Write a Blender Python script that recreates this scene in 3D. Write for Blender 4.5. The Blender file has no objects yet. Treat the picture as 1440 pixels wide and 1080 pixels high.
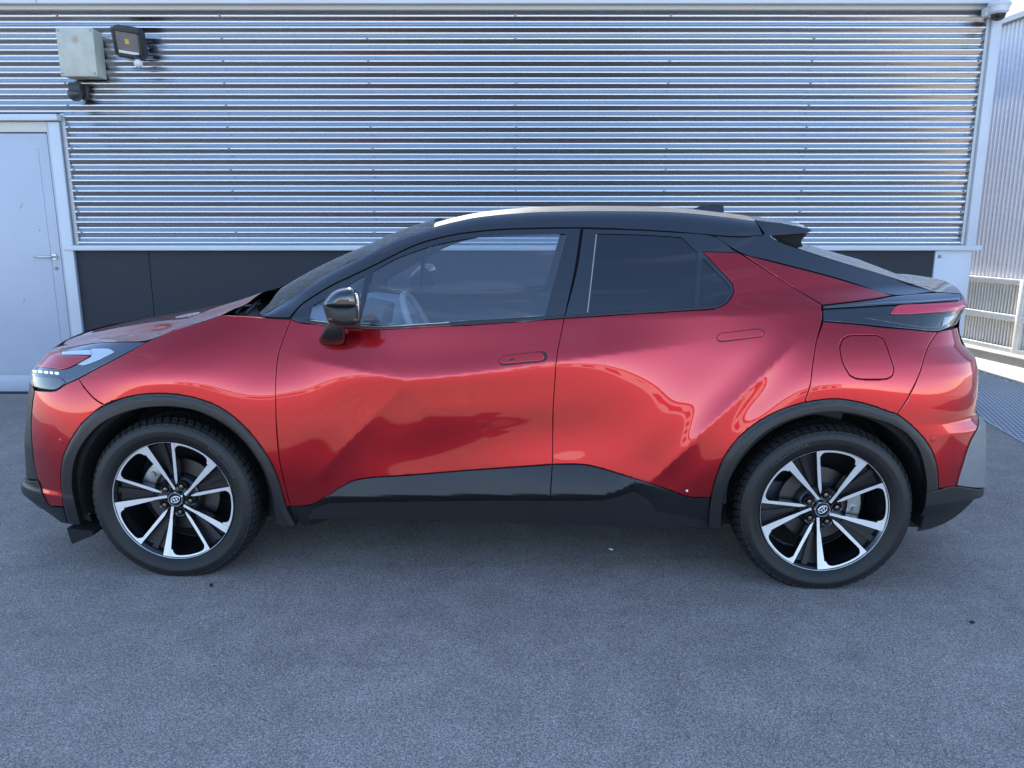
import bpy, bmesh, math, random
import numpy as np
from mathutils import Vector, Matrix
from mathutils.geometry import delaunay_2d_cdt

random.seed(4)
rng = np.random.default_rng(4)
sc = bpy.context.scene
COL = sc.collection
R = math.radians

# ------------------------------------------------------------------ camera
F = 1065.0                      # focal length in photograph pixels (1440 wide)
PITCH = math.atan(218 / F)
CAMZ = 1.44
cam_d = bpy.data.cameras.new('camera')
cam_d.sensor_width = 36
cam_d.lens = 36 * F / 1440
cam_d.clip_end = 3000
cam = bpy.data.objects.new('camera', cam_d)
COL.objects.link(cam)
cam.location = (0, 0, CAMZ)
cam.rotation_euler = (math.pi / 2 - PITCH, 0, 0)
sc.camera = cam
sc.render.resolution_x, sc.render.resolution_y = 1024, 768

# ------------------------------------------------------------------ light
SUN = Vector((-0.18, 1.0, 0.686)).normalized()
w = bpy.data.worlds.new('World')
sc.world = w
w.use_nodes = True
nt = w.node_tree
nt.nodes.clear()
out = nt.nodes.new('ShaderNodeOutputWorld')
bg = nt.nodes.new('ShaderNodeBackground')
sky = nt.nodes.new('ShaderNodeTexSky')
sky.sky_type = 'NISHITA'
sky.sun_disc = False
sky.sun_elevation = math.asin(SUN.z)
sky.sun_rotation = math.atan2(SUN.x, SUN.y)
sky.dust_density = 0.3
sky.ozone_density = 1.5
sky.altitude = 900
sky.air_density = 0.85
bg.inputs['Strength'].default_value = 0.15
# thin cirrus streaks
tc = nt.nodes.new('ShaderNodeTexCoord')
mp = nt.nodes.new('ShaderNodeMapping')
mp.inputs['Scale'].default_value = (1.6, 1.6, 7)
mp.inputs['Rotation'].default_value = (0.2, 0.1, 0.5)
nz = nt.nodes.new('ShaderNodeTexNoise')
nz.inputs['Scale'].default_value = 2.2
nz.inputs['Detail'].default_value = 8
nz.inputs['Distortion'].default_value = 0.8
rp = nt.nodes.new('ShaderNodeValToRGB')
rp.color_ramp.elements[0].position = 0.60
rp.color_ramp.elements[1].position = 0.85
rp.color_ramp.elements[1].color = (0.13, 0.13, 0.13, 1)
mx = nt.nodes.new('ShaderNodeMix')
mx.data_type = 'RGBA'
mx.inputs[7].default_value = (6.0, 6.6, 7.6, 1)
L = nt.links.new
L(tc.outputs['Generated'], mp.inputs['Vector'])
L(mp.outputs['Vector'], nz.inputs['Vector'])
L(nz.outputs['Fac'], rp.inputs['Fac'])
L(rp.outputs['Color'], mx.inputs[0])
L(sky.outputs['Color'], mx.inputs[6])
L(mx.outputs[2], bg.inputs['Color'])
L(bg.outputs['Background'], out.inputs['Surface'])

sl = bpy.data.lights.new('sun', 'SUN')
sl.energy = 4.4
sl.angle = R(0.53)
sl.color = (1.0, 0.93, 0.82)
so = bpy.data.objects.new('sun', sl)
COL.objects.link(so)
so.rotation_euler = SUN.to_track_quat('Z', 'Y').to_euler()
so.location = (0, 0, 30)

sc.view_settings.view_transform = 'Standard'
sc.view_settings.look = 'None'
sc.view_settings.gamma = 1
sc.view_settings.exposure = 1.95

# ------------------------------------------------------------------ materials
MATS = {}


def mat(name, col=(0.5, 0.5, 0.5), rough=0.5, metal=0.0, **kw):
    if name in MATS:
        return MATS[name]
    m = bpy.data.materials.new(name)
    m.use_nodes = True
    b = m.node_tree.nodes['Principled BSDF']
    b.inputs['Base Color'].default_value = (*col, 1)
    b.inputs['Roughness'].default_value = rough
    b.inputs['Metallic'].default_value = metal
    for k, v in kw.items():
        b.inputs[k.replace('_', ' ')].default_value = v
    MATS[name] = m
    return m


def nodes(m):
    return m.node_tree.nodes, m.node_tree.links.new, m.node_tree.nodes['Principled BSDF']


def noise_var(m, scale=8.0, amt=0.2, rough_amt=0.1, bump=0.0, bscale=200.0, stretch=(1, 1, 1), detail=5):
    """mottle the colour and the roughness, with optional fine relief"""
    n, l, b = nodes(m)
    t = n.new('ShaderNodeTexCoord')
    mpn = n.new('ShaderNodeMapping')
    mpn.inputs['Scale'].default_value = stretch
    l(t.outputs['Object'], mpn.inputs['Vector'])
    a = n.new('ShaderNodeTexNoise')
    a.inputs['Scale'].default_value = scale
    a.inputs['Detail'].default_value = detail
    l(mpn.outputs['Vector'], a.inputs['Vector'])
    mr = n.new('ShaderNodeMapRange')
    mr.inputs[3].default_value = 1 - amt
    mr.inputs[4].default_value = 1 + amt
    mr.inputs[1].default_value = 0.3
    mr.inputs[2].default_value = 0.7
    l(a.outputs['Fac'], mr.inputs[0])
    mu = n.new('ShaderNodeMix')
    mu.data_type = 'RGBA'
    mu.blend_type = 'MULTIPLY'
    mu.inputs[0].default_value = 1
    mu.inputs[6].default_value = b.inputs['Base Color'].default_value
    l(mr.outputs[0], mu.inputs[7])
    l(mu.outputs[2], b.inputs['Base Color'])
    mr2 = n.new('ShaderNodeMapRange')
    r0 = b.inputs['Roughness'].default_value
    mr2.inputs[3].default_value = max(0.02, r0 - rough_amt)
    mr2.inputs[4].default_value = min(1, r0 + rough_amt)
    l(a.outputs['Fac'], mr2.inputs[0])
    l(mr2.outputs[0], b.inputs['Roughness'])
    if bump:
        c = n.new('ShaderNodeTexNoise')
        c.inputs['Scale'].default_value = bscale
        c.inputs['Detail'].default_value = 3
        l(t.outputs['Object'], c.inputs['Vector'])
        bp = n.new('ShaderNodeBump')
        bp.inputs['Strength'].default_value = bump
        bp.inputs['Distance'].default_value = 0.004
        l(c.outputs['Fac'], bp.inputs['Height'])
        l(bp.outputs['Normal'], b.inputs['Normal'])
    return m


def asphalt(name, base=0.075, light=0.3):
    m = mat(name, (base, base, base * 1.04), 0.85)
    n, l, b = nodes(m)
    t = n.new('ShaderNodeTexCoord')

    def noise(scale, det=4, st=None, dist=0):
        a = n.new('ShaderNodeTexNoise')
        a.inputs['Scale'].default_value = scale
        a.inputs['Detail'].default_value = det
        a.inputs['Distortion'].default_value = dist
        if st:
            q = n.new('ShaderNodeMapping')
            q.inputs['Scale'].default_value = st
            l(t.outputs['Object'], q.inputs['Vector'])
            l(q.outputs['Vector'], a.inputs['Vector'])
        else:
            l(t.outputs['Object'], a.inputs['Vector'])
        return a

    def mrange(src, a0, a1, b0, b1):
        q = n.new('ShaderNodeMapRange')
        for i, v in zip((1, 2, 3, 4), (a0, a1, b0, b1)):
            q.inputs[i].default_value = v
        l(src, q.inputs[0])
        return q.outputs[0]

    def math_(op, a, c):
        q = n.new('ShaderNodeMath')
        q.operation = op
        l(a, q.inputs[0])
        if isinstance(c, float):
            q.inputs[1].default_value = c
        else:
            l(c, q.inputs[1])
        return q.outputs[0]
    big = mrange(noise(0.9, 6, None, 0.6).outputs['Fac'], 0.3, 0.7, 0.90, 1.10)
    mid = mrange(noise(7, 6).outputs['Fac'], 0.3, 0.7, 0.9, 1.1)
    grain = mrange(noise(170, 3).outputs['Fac'], 0.38, 0.62, 0.7, 1.3)
    v = n.new('ShaderNodeTexVoronoi')
    v.inputs['Scale'].default_value = 120
    l(t.outputs['Object'], v.inputs['Vector'])
    sep = n.new('ShaderNodeSeparateColor')
    l(v.outputs['Color'], sep.inputs[0])
    pick = mrange(sep.outputs[0], 0.955, 0.99, 0, 1)
    dot = mrange(v.outputs['Distance'], 0.2, 0.34, 1, 0)
    spark = math_('MULTIPLY', pick, dot)
    # stone chips: each small cell takes its own tone
    vc = n.new('ShaderNodeTexVoronoi')
    vc.inputs['Scale'].default_value = 230
    l(t.outputs['Object'], vc.inputs['Vector'])
    sepc = n.new('ShaderNodeSeparateColor')
    l(vc.outputs['Color'], sepc.inputs[0])
    chips = mrange(sepc.outputs[1], 0.0, 1.0, 0.6, 1.4)
    k = math_('MULTIPLY', math_('MULTIPLY', math_('MULTIPLY', big, mid), grain), chips)
    k = math_('MULTIPLY', k, base * 1.0)
    k = math_('ADD', k, math_('MULTIPLY', spark, light))
    # tyre rubber and wet-looking stains, elongated along the parking lane
    st = mrange(noise(1.1, 7, (0.35, 4.5, 1), 1.2).outputs['Fac'], 0.60, 0.74, 1, 0.86)
    k = math_('MULTIPLY', k, st)
    oil = mrange(noise(1.7, 3, None, 0.3).outputs['Fac'], 0.66, 0.76, 1, 0.84)
    k = math_('MULTIPLY', k, oil)
    wornp = mrange(noise(2.3, 8, None, 1.5).outputs['Fac'], 0.50, 0.70, 1, 1.10)
    k = math_('MULTIPLY', k, wornp)
    # hairline cracks: the thin edges of large cells, broken up by noise
    cv = n.new('ShaderNodeTexVoronoi')
    cv.feature = 'DISTANCE_TO_EDGE'
    cv.inputs['Scale'].default_value = 0.55
    wv = n.new('ShaderNodeVectorMath')
    wv.operation = 'ADD'
    wn = noise(2.0, 6)
    sc2 = n.new('ShaderNodeVectorMath')
    sc2.operation = 'SCALE'
    sc2.inputs['Scale'].default_value = 0.5
    l(wn.outputs['Color'], sc2.inputs[0])
    l(t.outputs['Object'], wv.inputs[0])
    l(sc2.outputs[0], wv.inputs[1])
    l(wv.outputs[0], cv.inputs['Vector'])
    crack = mrange(cv.outputs['Distance'], 0.0, 0.006, 1, 0)
    crack = math_('MULTIPLY', crack, mrange(noise(0.8, 3).outputs['Fac'], 0.60, 0.66, 0, 0.2))
    inv = n.new('ShaderNodeMath')
    inv.operation = 'SUBTRACT'
    inv.inputs[0].default_value = 1.0
    l(crack, inv.inputs[1])
    k = math_('MULTIPLY', k, inv.outputs[0])
    cc = n.new('ShaderNodeCombineColor')
    l(math_('MULTIPLY', k, 1.20), cc.inputs[0])
    l(math_('MULTIPLY', k, 1.01), cc.inputs[1])
    l(math_('MULTIPLY', k, 0.88), cc.inputs[2])
    l(cc.outputs[0], b.inputs['Base Color'])
    h = n.new('ShaderNodeBump')
    h.inputs['Strength'].default_value = 0.18
    h.inputs['Distance'].default_value = 0.006
    g2 = noise(140, 2)
    l(g2.outputs['Fac'], h.inputs['Height'])
    l(h.outputs['Normal'], b.inputs['Normal'])
    b.inputs['Specular IOR Level'].default_value = 0.35
    return m


M_ASPH = asphalt('asphalt_grey', 0.245, 0.42)
M_CONC = noise_var(mat('pale_concrete', (0.34, 0.33, 0.305), 0.9), 3, 0.15, 0.05, 0.5, 90)
M_CORR = noise_var(mat('bare_corrugated_metal', (0.51, 0.51, 0.515), 0.27, 1.0), 5, 0.03, 0.02, 0, stretch=(0.6, 1, 6))
M_WHITE = noise_var(mat('white_coated_metal', (0.53, 0.56, 0.60), 0.4), 3, 0.05, 0.08)
M_DOOR = noise_var(mat('white_door_paint', (0.42, 0.445, 0.51), 0.42), 2.5, 0.04, 0.08)
M_PLINTH = noise_var(mat('dark_washed_concrete', (0.028, 0.032, 0.038), 0.85), 90, 0.4, 0.05, 0.8, 160)
M_JOINT = mat('joint_dark', (0.02, 0.02, 0.022), 0.8)
M_STEEL = mat('brushed_steel', (0.6, 0.6, 0.6), 0.35, 1.0)
M_SCREW = mat('screw_steel', (0.25, 0.25, 0.26), 0.5, 0.8)
M_BOX = noise_var(mat('weathered_grey_plastic', (0.42, 0.43, 0.37), 0.6), 9, 0.12, 0.1)
M_BLKPL = mat('black_plastic', (0.018, 0.02, 0.024), 0.5)
M_PLATE = noise_var(mat('galvanised_steel', (0.15, 0.165, 0.19), 0.6, 0.3), 12, 0.12, 0.1)
M_NEIGH = noise_var(mat('white_ribbed_sheet', (0.66, 0.655, 0.68), 0.75), 2, 0.05, 0.05)
M_CREAM = noise_var(mat('cream_painted_steel', (0.82, 0.80, 0.74), 0.6), 6, 0.06, 0.05)
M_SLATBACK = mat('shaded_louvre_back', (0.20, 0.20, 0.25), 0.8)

# car
M_PAINT = mat('red_metallic_paint', (0.42, 0.004, 0.016), 0.30, 0.9, Coat_Weight=1.0, Coat_Roughness=0.015, Coat_IOR=1.55)
_n, _l, _b = nodes(M_PAINT)
_t = _n.new('ShaderNodeTexCoord')
_v = _n.new('ShaderNodeTexVoronoi')
_v.inputs['Scale'].default_value = 1400
_l(_t.outputs['Object'], _v.inputs['Vector'])
_m = _n.new('ShaderNodeMix')
_m.data_type = 'RGBA'
_m.inputs[0].default_value = 0.5
_m.inputs[6].default_value = (0.35, 0.0015, 0.006, 1)
_m.inputs[7].default_value = (0.49, 0.006, 0.014, 1)
_s = _n.new('ShaderNodeSeparateColor')
_l(_v.outputs['Color'], _s.inputs[0])
_l(_s.outputs[0], _m.inputs[0])
_l(_m.outputs[2], _b.inputs['Base Color'])
M_GBLACK = mat('gloss_black_paint', (0.006, 0.007, 0.010), 0.12, 0.0, Coat_Weight=1.0, Coat_Roughness=0.02, IOR=1.6)
M_ROOF = mat('dusty_black_roof_paint', (0.05, 0.043, 0.035), 0.2, 0.0, Coat_Weight=0.15, Coat_Roughness=0.05, Specular_IOR_Level=0.25, Sheen_Weight=0.12, Sheen_Roughness=0.35)
MATS['dusty_black_roof_paint'].node_tree.nodes['Principled BSDF'].inputs['Sheen Tint'].default_value = (1, 0.86, 0.68, 1)
noise_var(M_ROOF, 6, 0.3, 0.03)
M_CLAD = noise_var(mat('dark_grey_plastic_cladding', (0.008, 0.009, 0.011), 0.42), 300, 0.1, 0.05, 0.08, 900)
M_INNER = mat('unlit_black_underbody', (0.006, 0.006, 0.007), 0.9)
M_RUBBER = noise_var(mat('tyre_rubber', (0.007, 0.0075, 0.0085), 0.55), 30, 0.25, 0.1)
M_TEXT = mat('raised_tyre_lettering', (0.05, 0.05, 0.052), 0.6)
M_ALLOY = noise_var(mat('machined_alloy', (0.74, 0.74, 0.75), 0.36, 0.55), 20, 0.05, 0.05)
M_WBLACK = mat('gloss_black_wheel', (0.008, 0.008, 0.010), 0.18, 0.0, Coat_Weight=0.6, Coat_Roughness=0.05)
M_DISC = mat('brake_disc_steel', (0.09, 0.09, 0.092), 0.45, 1.0)
M_CALIP = mat('cast_caliper_metal', (0.35, 0.36, 0.36), 0.45, 0.9)
M_CHROME = mat('bright_chrome', (0.85, 0.86, 0.88), 0.08, 1.0)
M_LED = mat('lit_led', (0.9, 0.9, 0.85), 0.3)
_b = nodes(M_LED)[2]
_b.inputs['Emission Color'].default_value = (1, 0.93, 0.72, 1)
_b.inputs['Emission Strength'].default_value = 0.22
M_DRL = mat('white_light_guide', (0.42, 0.47, 0.52), 0.2, 0.2, Coat_Weight=1.0)
M_LENS = mat('dark_headlamp_lens', (0.05, 0.065, 0.09), 0.15, 0.4, Coat_Weight=1.0, Coat_Roughness=0.02)
M_TAILRED = mat('red_lamp_lens', (0.52, 0.02, 0.045), 0.2, 0.1, Coat_Weight=1.0)
M_INTER = mat('cabin_dark_fabric', (0.11, 0.12, 0.135), 0.8)
M_INTERL = mat('cabin_grey_trim', (0.34, 0.37, 0.40), 0.6)
M_AMBER = mat('amber_led_chip', (0.8, 0.45, 0.05), 0.4)


def glass(name, tint, ior=1.5, fres=1.0):
    m = bpy.data.materials.new(name)
    m.use_nodes = True
    n, l = m.node_tree.nodes, m.node_tree.links.new
    n.clear()
    o = n.new('ShaderNodeOutputMaterial')
    tr = n.new('ShaderNodeBsdfTransparent')
    tr.inputs[0].default_value = (*tint, 1)
    gl = n.new('ShaderNodeBsdfGlossy')
    gl.inputs['Roughness'].default_value = 0.01
    fr = n.new('ShaderNodeFresnel')
    fr.inputs[0].default_value = ior
    mxn = n.new('ShaderNodeMixShader')
    # thin pane: reflect alike from both faces
    ge = n.new('ShaderNodeNewGeometry')
    mi = n.new('ShaderNodeMix')
    mi.inputs[2].default_value = ior
    mi.inputs[3].default_value = 1 / ior
    l(ge.outputs['Backfacing'], mi.inputs[0])
    l(mi.outputs[0], fr.inputs[0])
    l(fr.outputs[0], mxn.inputs[0])
    l(tr.outputs[0], mxn.inputs[1])
    l(gl.outputs[0], mxn.inputs[2])
    l(mxn.outputs[0], o.inputs[0])
    MATS[name] = m
    return m


M_GLASS = glass('clear_window_glass', (0.88, 0.92, 0.95), 2.6)
M_TINT = glass('tinted_privacy_glass', (0.03, 0.035, 0.045), 2.0)
M_SCREEN = glass('windscreen_glass', (0.5, 0.58, 0.6), 1.6)

# ------------------------------------------------------------------ mesh helpers


def link(o, parent=None):
    COL.objects.link(o)
    if parent is not None:
        o.parent = parent
    return o


def mesh_obj(name, verts, faces, m, parent=None, smooth=False, mats=None, fmat=None):
    me = bpy.data.meshes.new(name)
    me.from_pydata([tuple(v) for v in verts], [], [tuple(f) for f in faces])
    for x in (mats or [m]):
        me.materials.append(x)
    if fmat is not None:
        me.polygons.foreach_set('material_index', fmat)
    if smooth:
        me.polygons.foreach_set('use_smooth', [True] * len(me.polygons))
    me.update()
    return link(bpy.data.objects.new(name, me), parent)


def bm_obj(name, bm, m, parent=None, smooth=False, bevel=0.0, seg=2):
    if bevel:
        bmesh.ops.bevel(bm, geom=[e for e in bm.edges if e.calc_face_angle(0) > 0.5], offset=bevel, segments=seg, affect='EDGES', profile=0.5)
    me = bpy.data.meshes.new(name)
    bm.normal_update()
    bm.to_mesh(me)
    bm.free()
    me.materials.append(m)
    if smooth:
        for p in me.polygons:
            p.use_smooth = True
        me.set_sharp_from_angle(angle=R(35))
    return link(bpy.data.objects.new(name, me), parent)


def box_bm(x0, x1, y0, y1, z0, z1, bm=None):
    bm = bm or bmesh.new()
    r = bmesh.ops.create_cube(bm, size=1)
    for v in r['verts']:
        v.co = Vector(((x0 + x1) / 2 + v.co.x * (x1 - x0), (y0 + y1) / 2 + v.co.y * (y1 - y0), (z0 + z1) / 2 + v.co.z * (z1 - z0)))
    return bm


def box(name, x0, x1, y0, y1, z0, z1, m, parent=None, bevel=0.0):
    return bm_obj(name, box_bm(x0, x1, y0, y1, z0, z1), m, parent, bevel > 0, bevel)


def prism(name, poly, y0, y1, m, parent=None, bevel=0.0, axis='y', smooth=None):
    """closed outline in (x,z) pushed from y0 to y1"""
    bm = bmesh.new()
    a = [bm.verts.new((p[0], y0, p[1])) for p in poly]
    b = [bm.verts.new((p[0], y1, p[1])) for p in poly]
    bm.faces.new(a)
    bm.faces.new(b[::-1])
    n = len(poly)
    for i in range(n):
        bm.faces.new((a[i], b[i], b[(i + 1) % n], a[(i + 1) % n]))
    bmesh.ops.recalc_face_normals(bm, faces=bm.faces)
    return bm_obj(name, bm, m, parent, bevel > 0 if smooth is None else smooth, bevel)


def tube(name, pts, r, m, parent=None, seg=10, closed=False):
    pts = [Vector(p) for p in pts]
    V, Fc = [], []
    n = len(pts)
    for i, p in enumerate(pts):
        d = (pts[(i + 1) % n] - pts[i - 1]) if closed else (pts[min(i + 1, n - 1)] - pts[max(i - 1, 0)])
        d.normalize()
        u = d.orthogonal().normalized() if abs(d.z) > 0.9 else d.cross(Vector((0, 0, 1))).normalized()
        q = d.cross(u)
        rr = r[i] if isinstance(r, (list, tuple)) else r
        for k in range(seg):
            a = 2 * math.pi * k / seg
            V.append(p + rr * (math.cos(a) * u + math.sin(a) * q))
    for i in range(n if closed else n - 1):
        j = (i + 1) % n
        for k in range(seg):
            k2 = (k + 1) % seg
            Fc.append((i * seg + k, i * seg + k2, j * seg + k2, j * seg + k))
    if not closed:
        Fc.append(tuple(range(seg))[::-1])
        Fc.append(tuple((n - 1) * seg + k for k in range(seg)))
    return mesh_obj(name, V, Fc, m, parent, True)


def lathe_y(name, prof, m, parent=None, seg=96, closed=False, smooth=True, sharp=32, a0=0.0, a1=2 * math.pi):
    """prof: (radius, y) list turned round the y axis"""
    full = abs(a1 - a0 - 2 * math.pi) < 1e-6
    ns = seg if full else seg + 1
    V = [(r * math.cos(a0 + (a1 - a0) * i / seg), y, r * math.sin(a0 + (a1 - a0) * i / seg)) for i in range(ns) for r, y in prof]
    n = len(prof)
    Fc = []
    for i in range(seg):
        j = (i + 1) % ns
        for k in range(n if closed else n - 1):
            k2 = (k + 1) % n
            Fc.append((i * n + k, j * n + k, j * n + k2, i * n + k2))
    o = mesh_obj(name, V, Fc, m, parent, smooth)
    bm = bmesh.new()
    bm.from_mesh(o.data)
    bmesh.ops.recalc_face_normals(bm, faces=bm.faces)
    bm.to_mesh(o.data)
    bm.free()
    if smooth:
        o.data.set_sharp_from_angle(angle=R(sharp))
    return o


def empty(name, loc=(0, 0, 0), rz=0.0, parent=None):
    o = bpy.data.objects.new(name, None)
    o.empty_display_size = 0.2
    link(o, parent)
    o.location = loc
    o.rotation_euler = (0, 0, rz)
    return o


def tag(o, label=None, cat=None, group=None, kind=None):
    for k, v in (('label', label), ('category', cat), ('group', group), ('kind', kind)):
        if v:
            o[k] = v
    return o


def copy_tree(o, parent):
    c = o.copy()
    link(c, parent)
    for ch in list(o.children):
        copy_tree(ch, c)
    return c


# ------------------------------------------------------------------ ground
YW = 6.652            # wall plane


def quad(name, pts, z, m, kind='structure'):
    o = mesh_obj(name, [(x, y, z) for x, y in pts], [tuple(range(len(pts)))], m)
    tag(o, kind=kind)
    return o


quad('ground', [(-400, -400), (400, -400), (400, 400), (-400, 400)], 0, M_ASPH)
quad('concrete_yard', [(4.35, 6.75), (30, -9), (60, 10), (60, 90), (4.35, 90)], 0.004, M_CONC)

# ------------------------------------------------------------------ own building
bld = empty('warehouse_building', (0, YW, 0))
tag(bld, 'warehouse with silver corrugated metal wall above a dark concrete plinth', 'building')
YL = 0.0
PITCHC, AMP = 0.0866, 0.0112


def corrugated(name, x0, x1, z0, z1, parent, y=0.0, ph=0.0):
    n = int((z1 - z0) / PITCHC * 14)
    V, Fc = [], []
    xs = [x0, (x0 + x1) / 2, x1]
    for i in range(n + 1):
        z = z0 + (z1 - z0) * i / n
        yy = y - AMP * math.sin(2 * math.pi * (z - 1.302) / PITCHC + ph)
        for x in xs:
            V.append((x, yy, z))
    for i in range(n):
        for k in range(2):
            a = i * 3 + k
            Fc.append((a, a + 1, a + 4, a + 3))
    o = mesh_obj(name, V, Fc, M_CORR, parent, True)
    return o


def screws(parent, cols, z0, z1):
    V, Fc = [], []
    i = 0
    zz = 1.302 + PITCHC * 0.25
    while zz < z1:
        if zz > z0:
            for c in cols:
                if i % 2 and random.random() < 0.93:
                    cx = c + random.uniform(-0.006, 0.006)
                    for (rad, d0, d1) in ((0.011, -0.0115, -0.014), (0.0065, -0.014, -0.020)):
                        b0 = len(V)
                        for d in (d0, d1):
                            for k in range(6):
                                V.append((cx + rad * math.cos(k * 1.0472), d, zz + rad * math.sin(k * 1.0472)))
                        for k in range(6):
                            Fc.append((b0 + k, b0 + (k + 1) % 6, b0 + 6 + (k + 1) % 6, b0 + 6 + k))
                        Fc.append(tuple(b0 + 6 + k for k in range(6)))
        zz += PITCHC
        i += 1
    if V:
        tag(mesh_obj('screws', V, Fc, M_SCREW, parent), kind='stuff')


ZT = 3.215
s1 = corrugated('corrugated_sheet', -9.0, -3.62, 2.395, ZT, bld, 0.004)
s2 = corrugated('corrugated_sheet', -3.742, 2.42, 1.302, ZT, bld, 0.0)
s3 = corrugated('corrugated_sheet', 2.36, 3.885, 1.302, ZT, bld, 0.0035)
screws(s1, [-6.4, -5.1], 2.4, ZT)
screws(s2, [-3.705, -2.38, -1.18, 0.03, 1.30], 1.31, ZT)
screws(s3, [2.47, 3.85], 1.31, ZT)
# closed ends of the corrugation
box('end_trim', 3.87, 3.905, -0.012, 0.06, 1.306, ZT, mat('zinc_trim', (0.35, 0.36, 0.38), 0.45, 0.7), bld)
box('end_trim', -3.775, -3.738, -0.006, 0.06, 1.306, 2.385, MATS['zinc_trim'], bld)
# fascia, two lengths with a butt joint
box('fascia_board', -9.0, -3.83, -0.07, 0.1, ZT + 0.004, 3.50, M_WHITE, bld, 0.004)
box('fascia_board', -3.824, 3.99, -0.07, 0.1, ZT + 0.004, 3.50, M_WHITE, bld, 0.004)
box('soffit_angle', -9.0, 3.9, -0.02, 0.08, ZT - 0.03, ZT + 0.002, mat('soffit_bronze', (0.42, 0.39, 0.36), 0.5, 0.4), bld)
box('sill_flashing', -3.845, 4.03, -0.055, 0.09, 1.259, 1.302, M_WHITE, bld, 0.004)
pl = [-3.78, -3.148, -0.95, 1.3, 3.66]
for a, b in zip(pl[:-1], pl[1:]):
    box('plinth_panel', a + 0.003, b - 0.003, 0.0, 0.14, 0.0, 1.262, M_PLINTH, bld)
pil = box('corner_pilaster', 3.661, 3.978, -0.012, 0.2, 0.0, 1.260, M_WHITE, bld, 0.004)
bo = lathe_y('bolt', [(0.0, -0.02), (0.010, -0.02), (0.014, -0.012), (0.014, -0.005)], M_SCREW, pil, 12)
bo.location = (3.70, -0.006, 1.205)
box('corner_flashing', 3.905, 3.985, -0.035, 0.25, 1.302, 3.22, M_WHITE, bld, 0.003)
box('side_wall', -9.0, 3.97, 0.15, 8.6, 0.0, 3.49, M_WHITE, bld)
# door
dr = box('door', -4.98, -3.905, -0.008, 0.05, 0.012, 2.225, M_DOOR, bld, 0.002)
box('door_panel', -4.88, -3.99, -0.013, 0.0, 0.17, 2.105, M_DOOR, dr, 0.0015)
box('kick_plate', -4.96, -3.93, -0.0125, 0.0, 0.03, 0.16, M_DOOR, dr, 0.0015)
fr = box('door_frame', -3.893, -3.782, -0.02, 0.09, 0.0, 2.318, M_DOOR, bld, 0.002)
box('frame_cover', -3.868, -3.778, -0.036, -0.018, 0.0, 2.312, M_WHITE, fr, 0.002)
box('frame_head', -5.1, -3.8935, -0.016, 0.09, 2.235, 2.318, noise_var(mat('frame_head_paint', (0.55, 0.54, 0.5), 0.5), 3, 0.05), fr, 0.002)
box('drip_cap', -9.0, -3.765, -0.075, 0.05, 2.322, 2.372, M_WHITE, bld, 0.003)
box('door_threshold', -5.1, -3.78, -0.06, 0.08, -0.01, 0.011, M_JOINT, bld)
h = tube('handle', [(-3.955, -0.03, 1.205), (-3.955, -0.062, 1.205), (-3.97, -0.07, 1.205), (-4.10, -0.07, 1.205)], 0.010, M_STEEL, dr)
ros = lathe_y('handle_rose', [(0.0, -0.022), (0.024, -0.022), (0.028, -0.014), (0.028, -0.007)], M_STEEL, dr, 24)
ros.location = (-3.955, 0, 1.205)
lk = lathe_y('lock_cylinder', [(0.0, -0.02), (0.012, -0.02), (0.015, -0.012), (0.015, -0.007)], M_SCREW, dr, 16)
lk.location = (-3.955, 0, 1.105)
# scratches on the door: thin scuffs
for (x, z, a, ln) in ((-4.19, 1.63, 1.0, 0.05), (-4.27, 0.82, 1.1, 0.03), (-4.06, 1.43, 1.2, 0.02)):
    o = box('scuff', -ln / 2, ln / 2, -0.0006, 0.0, -0.0018, 0.0018, mat('scuff_dark', (0.12, 0.1, 0.12), 0.7), dr)
    o.location = (x, -0.0136, z)
    o.rotation_euler = (0, -a, 0)

# ------------------------------------------------------------------ things on the wall
bx = empty('junction_box', (-3.495, YW - 0.012, 2.65))
tag(bx, 'weathered grey square plastic box with a rust stain, beside the floodlight', 'electrical box')
box('back_box', -0.145, 0.145, -0.115, 0.005, 0.0, 0.36, M_BOX, bx, 0.006)
lid = box('lid', -0.15, 0.15, -0.155, -0.1165, -0.005, 0.365, M_BOX, bx, 0.012)
for sx in (-0.13, 0.13):
    for sz in (0.018, 0.343):
        o = lathe_y('lid_screw', [(0.0, -0.1575), (0.008, -0.1575), (0.0105, -0.1545)], M_SCREW, bx, 12)
        o.location = (sx, 0, sz)
# rust bloom as worn patch in the lid's own material
lm = M_BOX.copy()
lm.name = 'weathered_grey_plastic_rust_spot'
n_, l_, b_ = nodes(lm)
t_ = n_.new('ShaderNodeTexCoord')
d_ = n_.new('ShaderNodeVectorMath')
d_.operation = 'DISTANCE'
d_.inputs[1].default_value = (0.0, -0.155, 0.27)
l_(t_.outputs['Object'], d_.inputs[0])
mr_ = n_.new('ShaderNodeMapRange')
mr_.inputs[1].default_value = 0.0
mr_.inputs[2].default_value = 0.04
mr_.inputs[3].default_value = 0.7
mr_.inputs[4].default_value = 0.0
l_(d_.outputs['Value'], mr_.inputs[0])
mm_ = n_.new('ShaderNodeMix')
mm_.data_type = 'RGBA'
src = b_.inputs['Base Color'].links[0].from_socket
l_(src, mm_.inputs[6])
mm_.inputs[7].default_value = (0.30, 0.16, 0.07, 1)
l_(mr_.outputs[0], mm_.inputs[0])
l_(mm_.outputs[2], b_.inputs['Base Color'])
lid.data.materials[0] = lm

fl = empty('floodlight', (-3.075, YW - 0.012, 2.865))
tag(fl, 'black square LED floodlight with amber chip and small sensor, tilted downward', 'floodlight')
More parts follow.
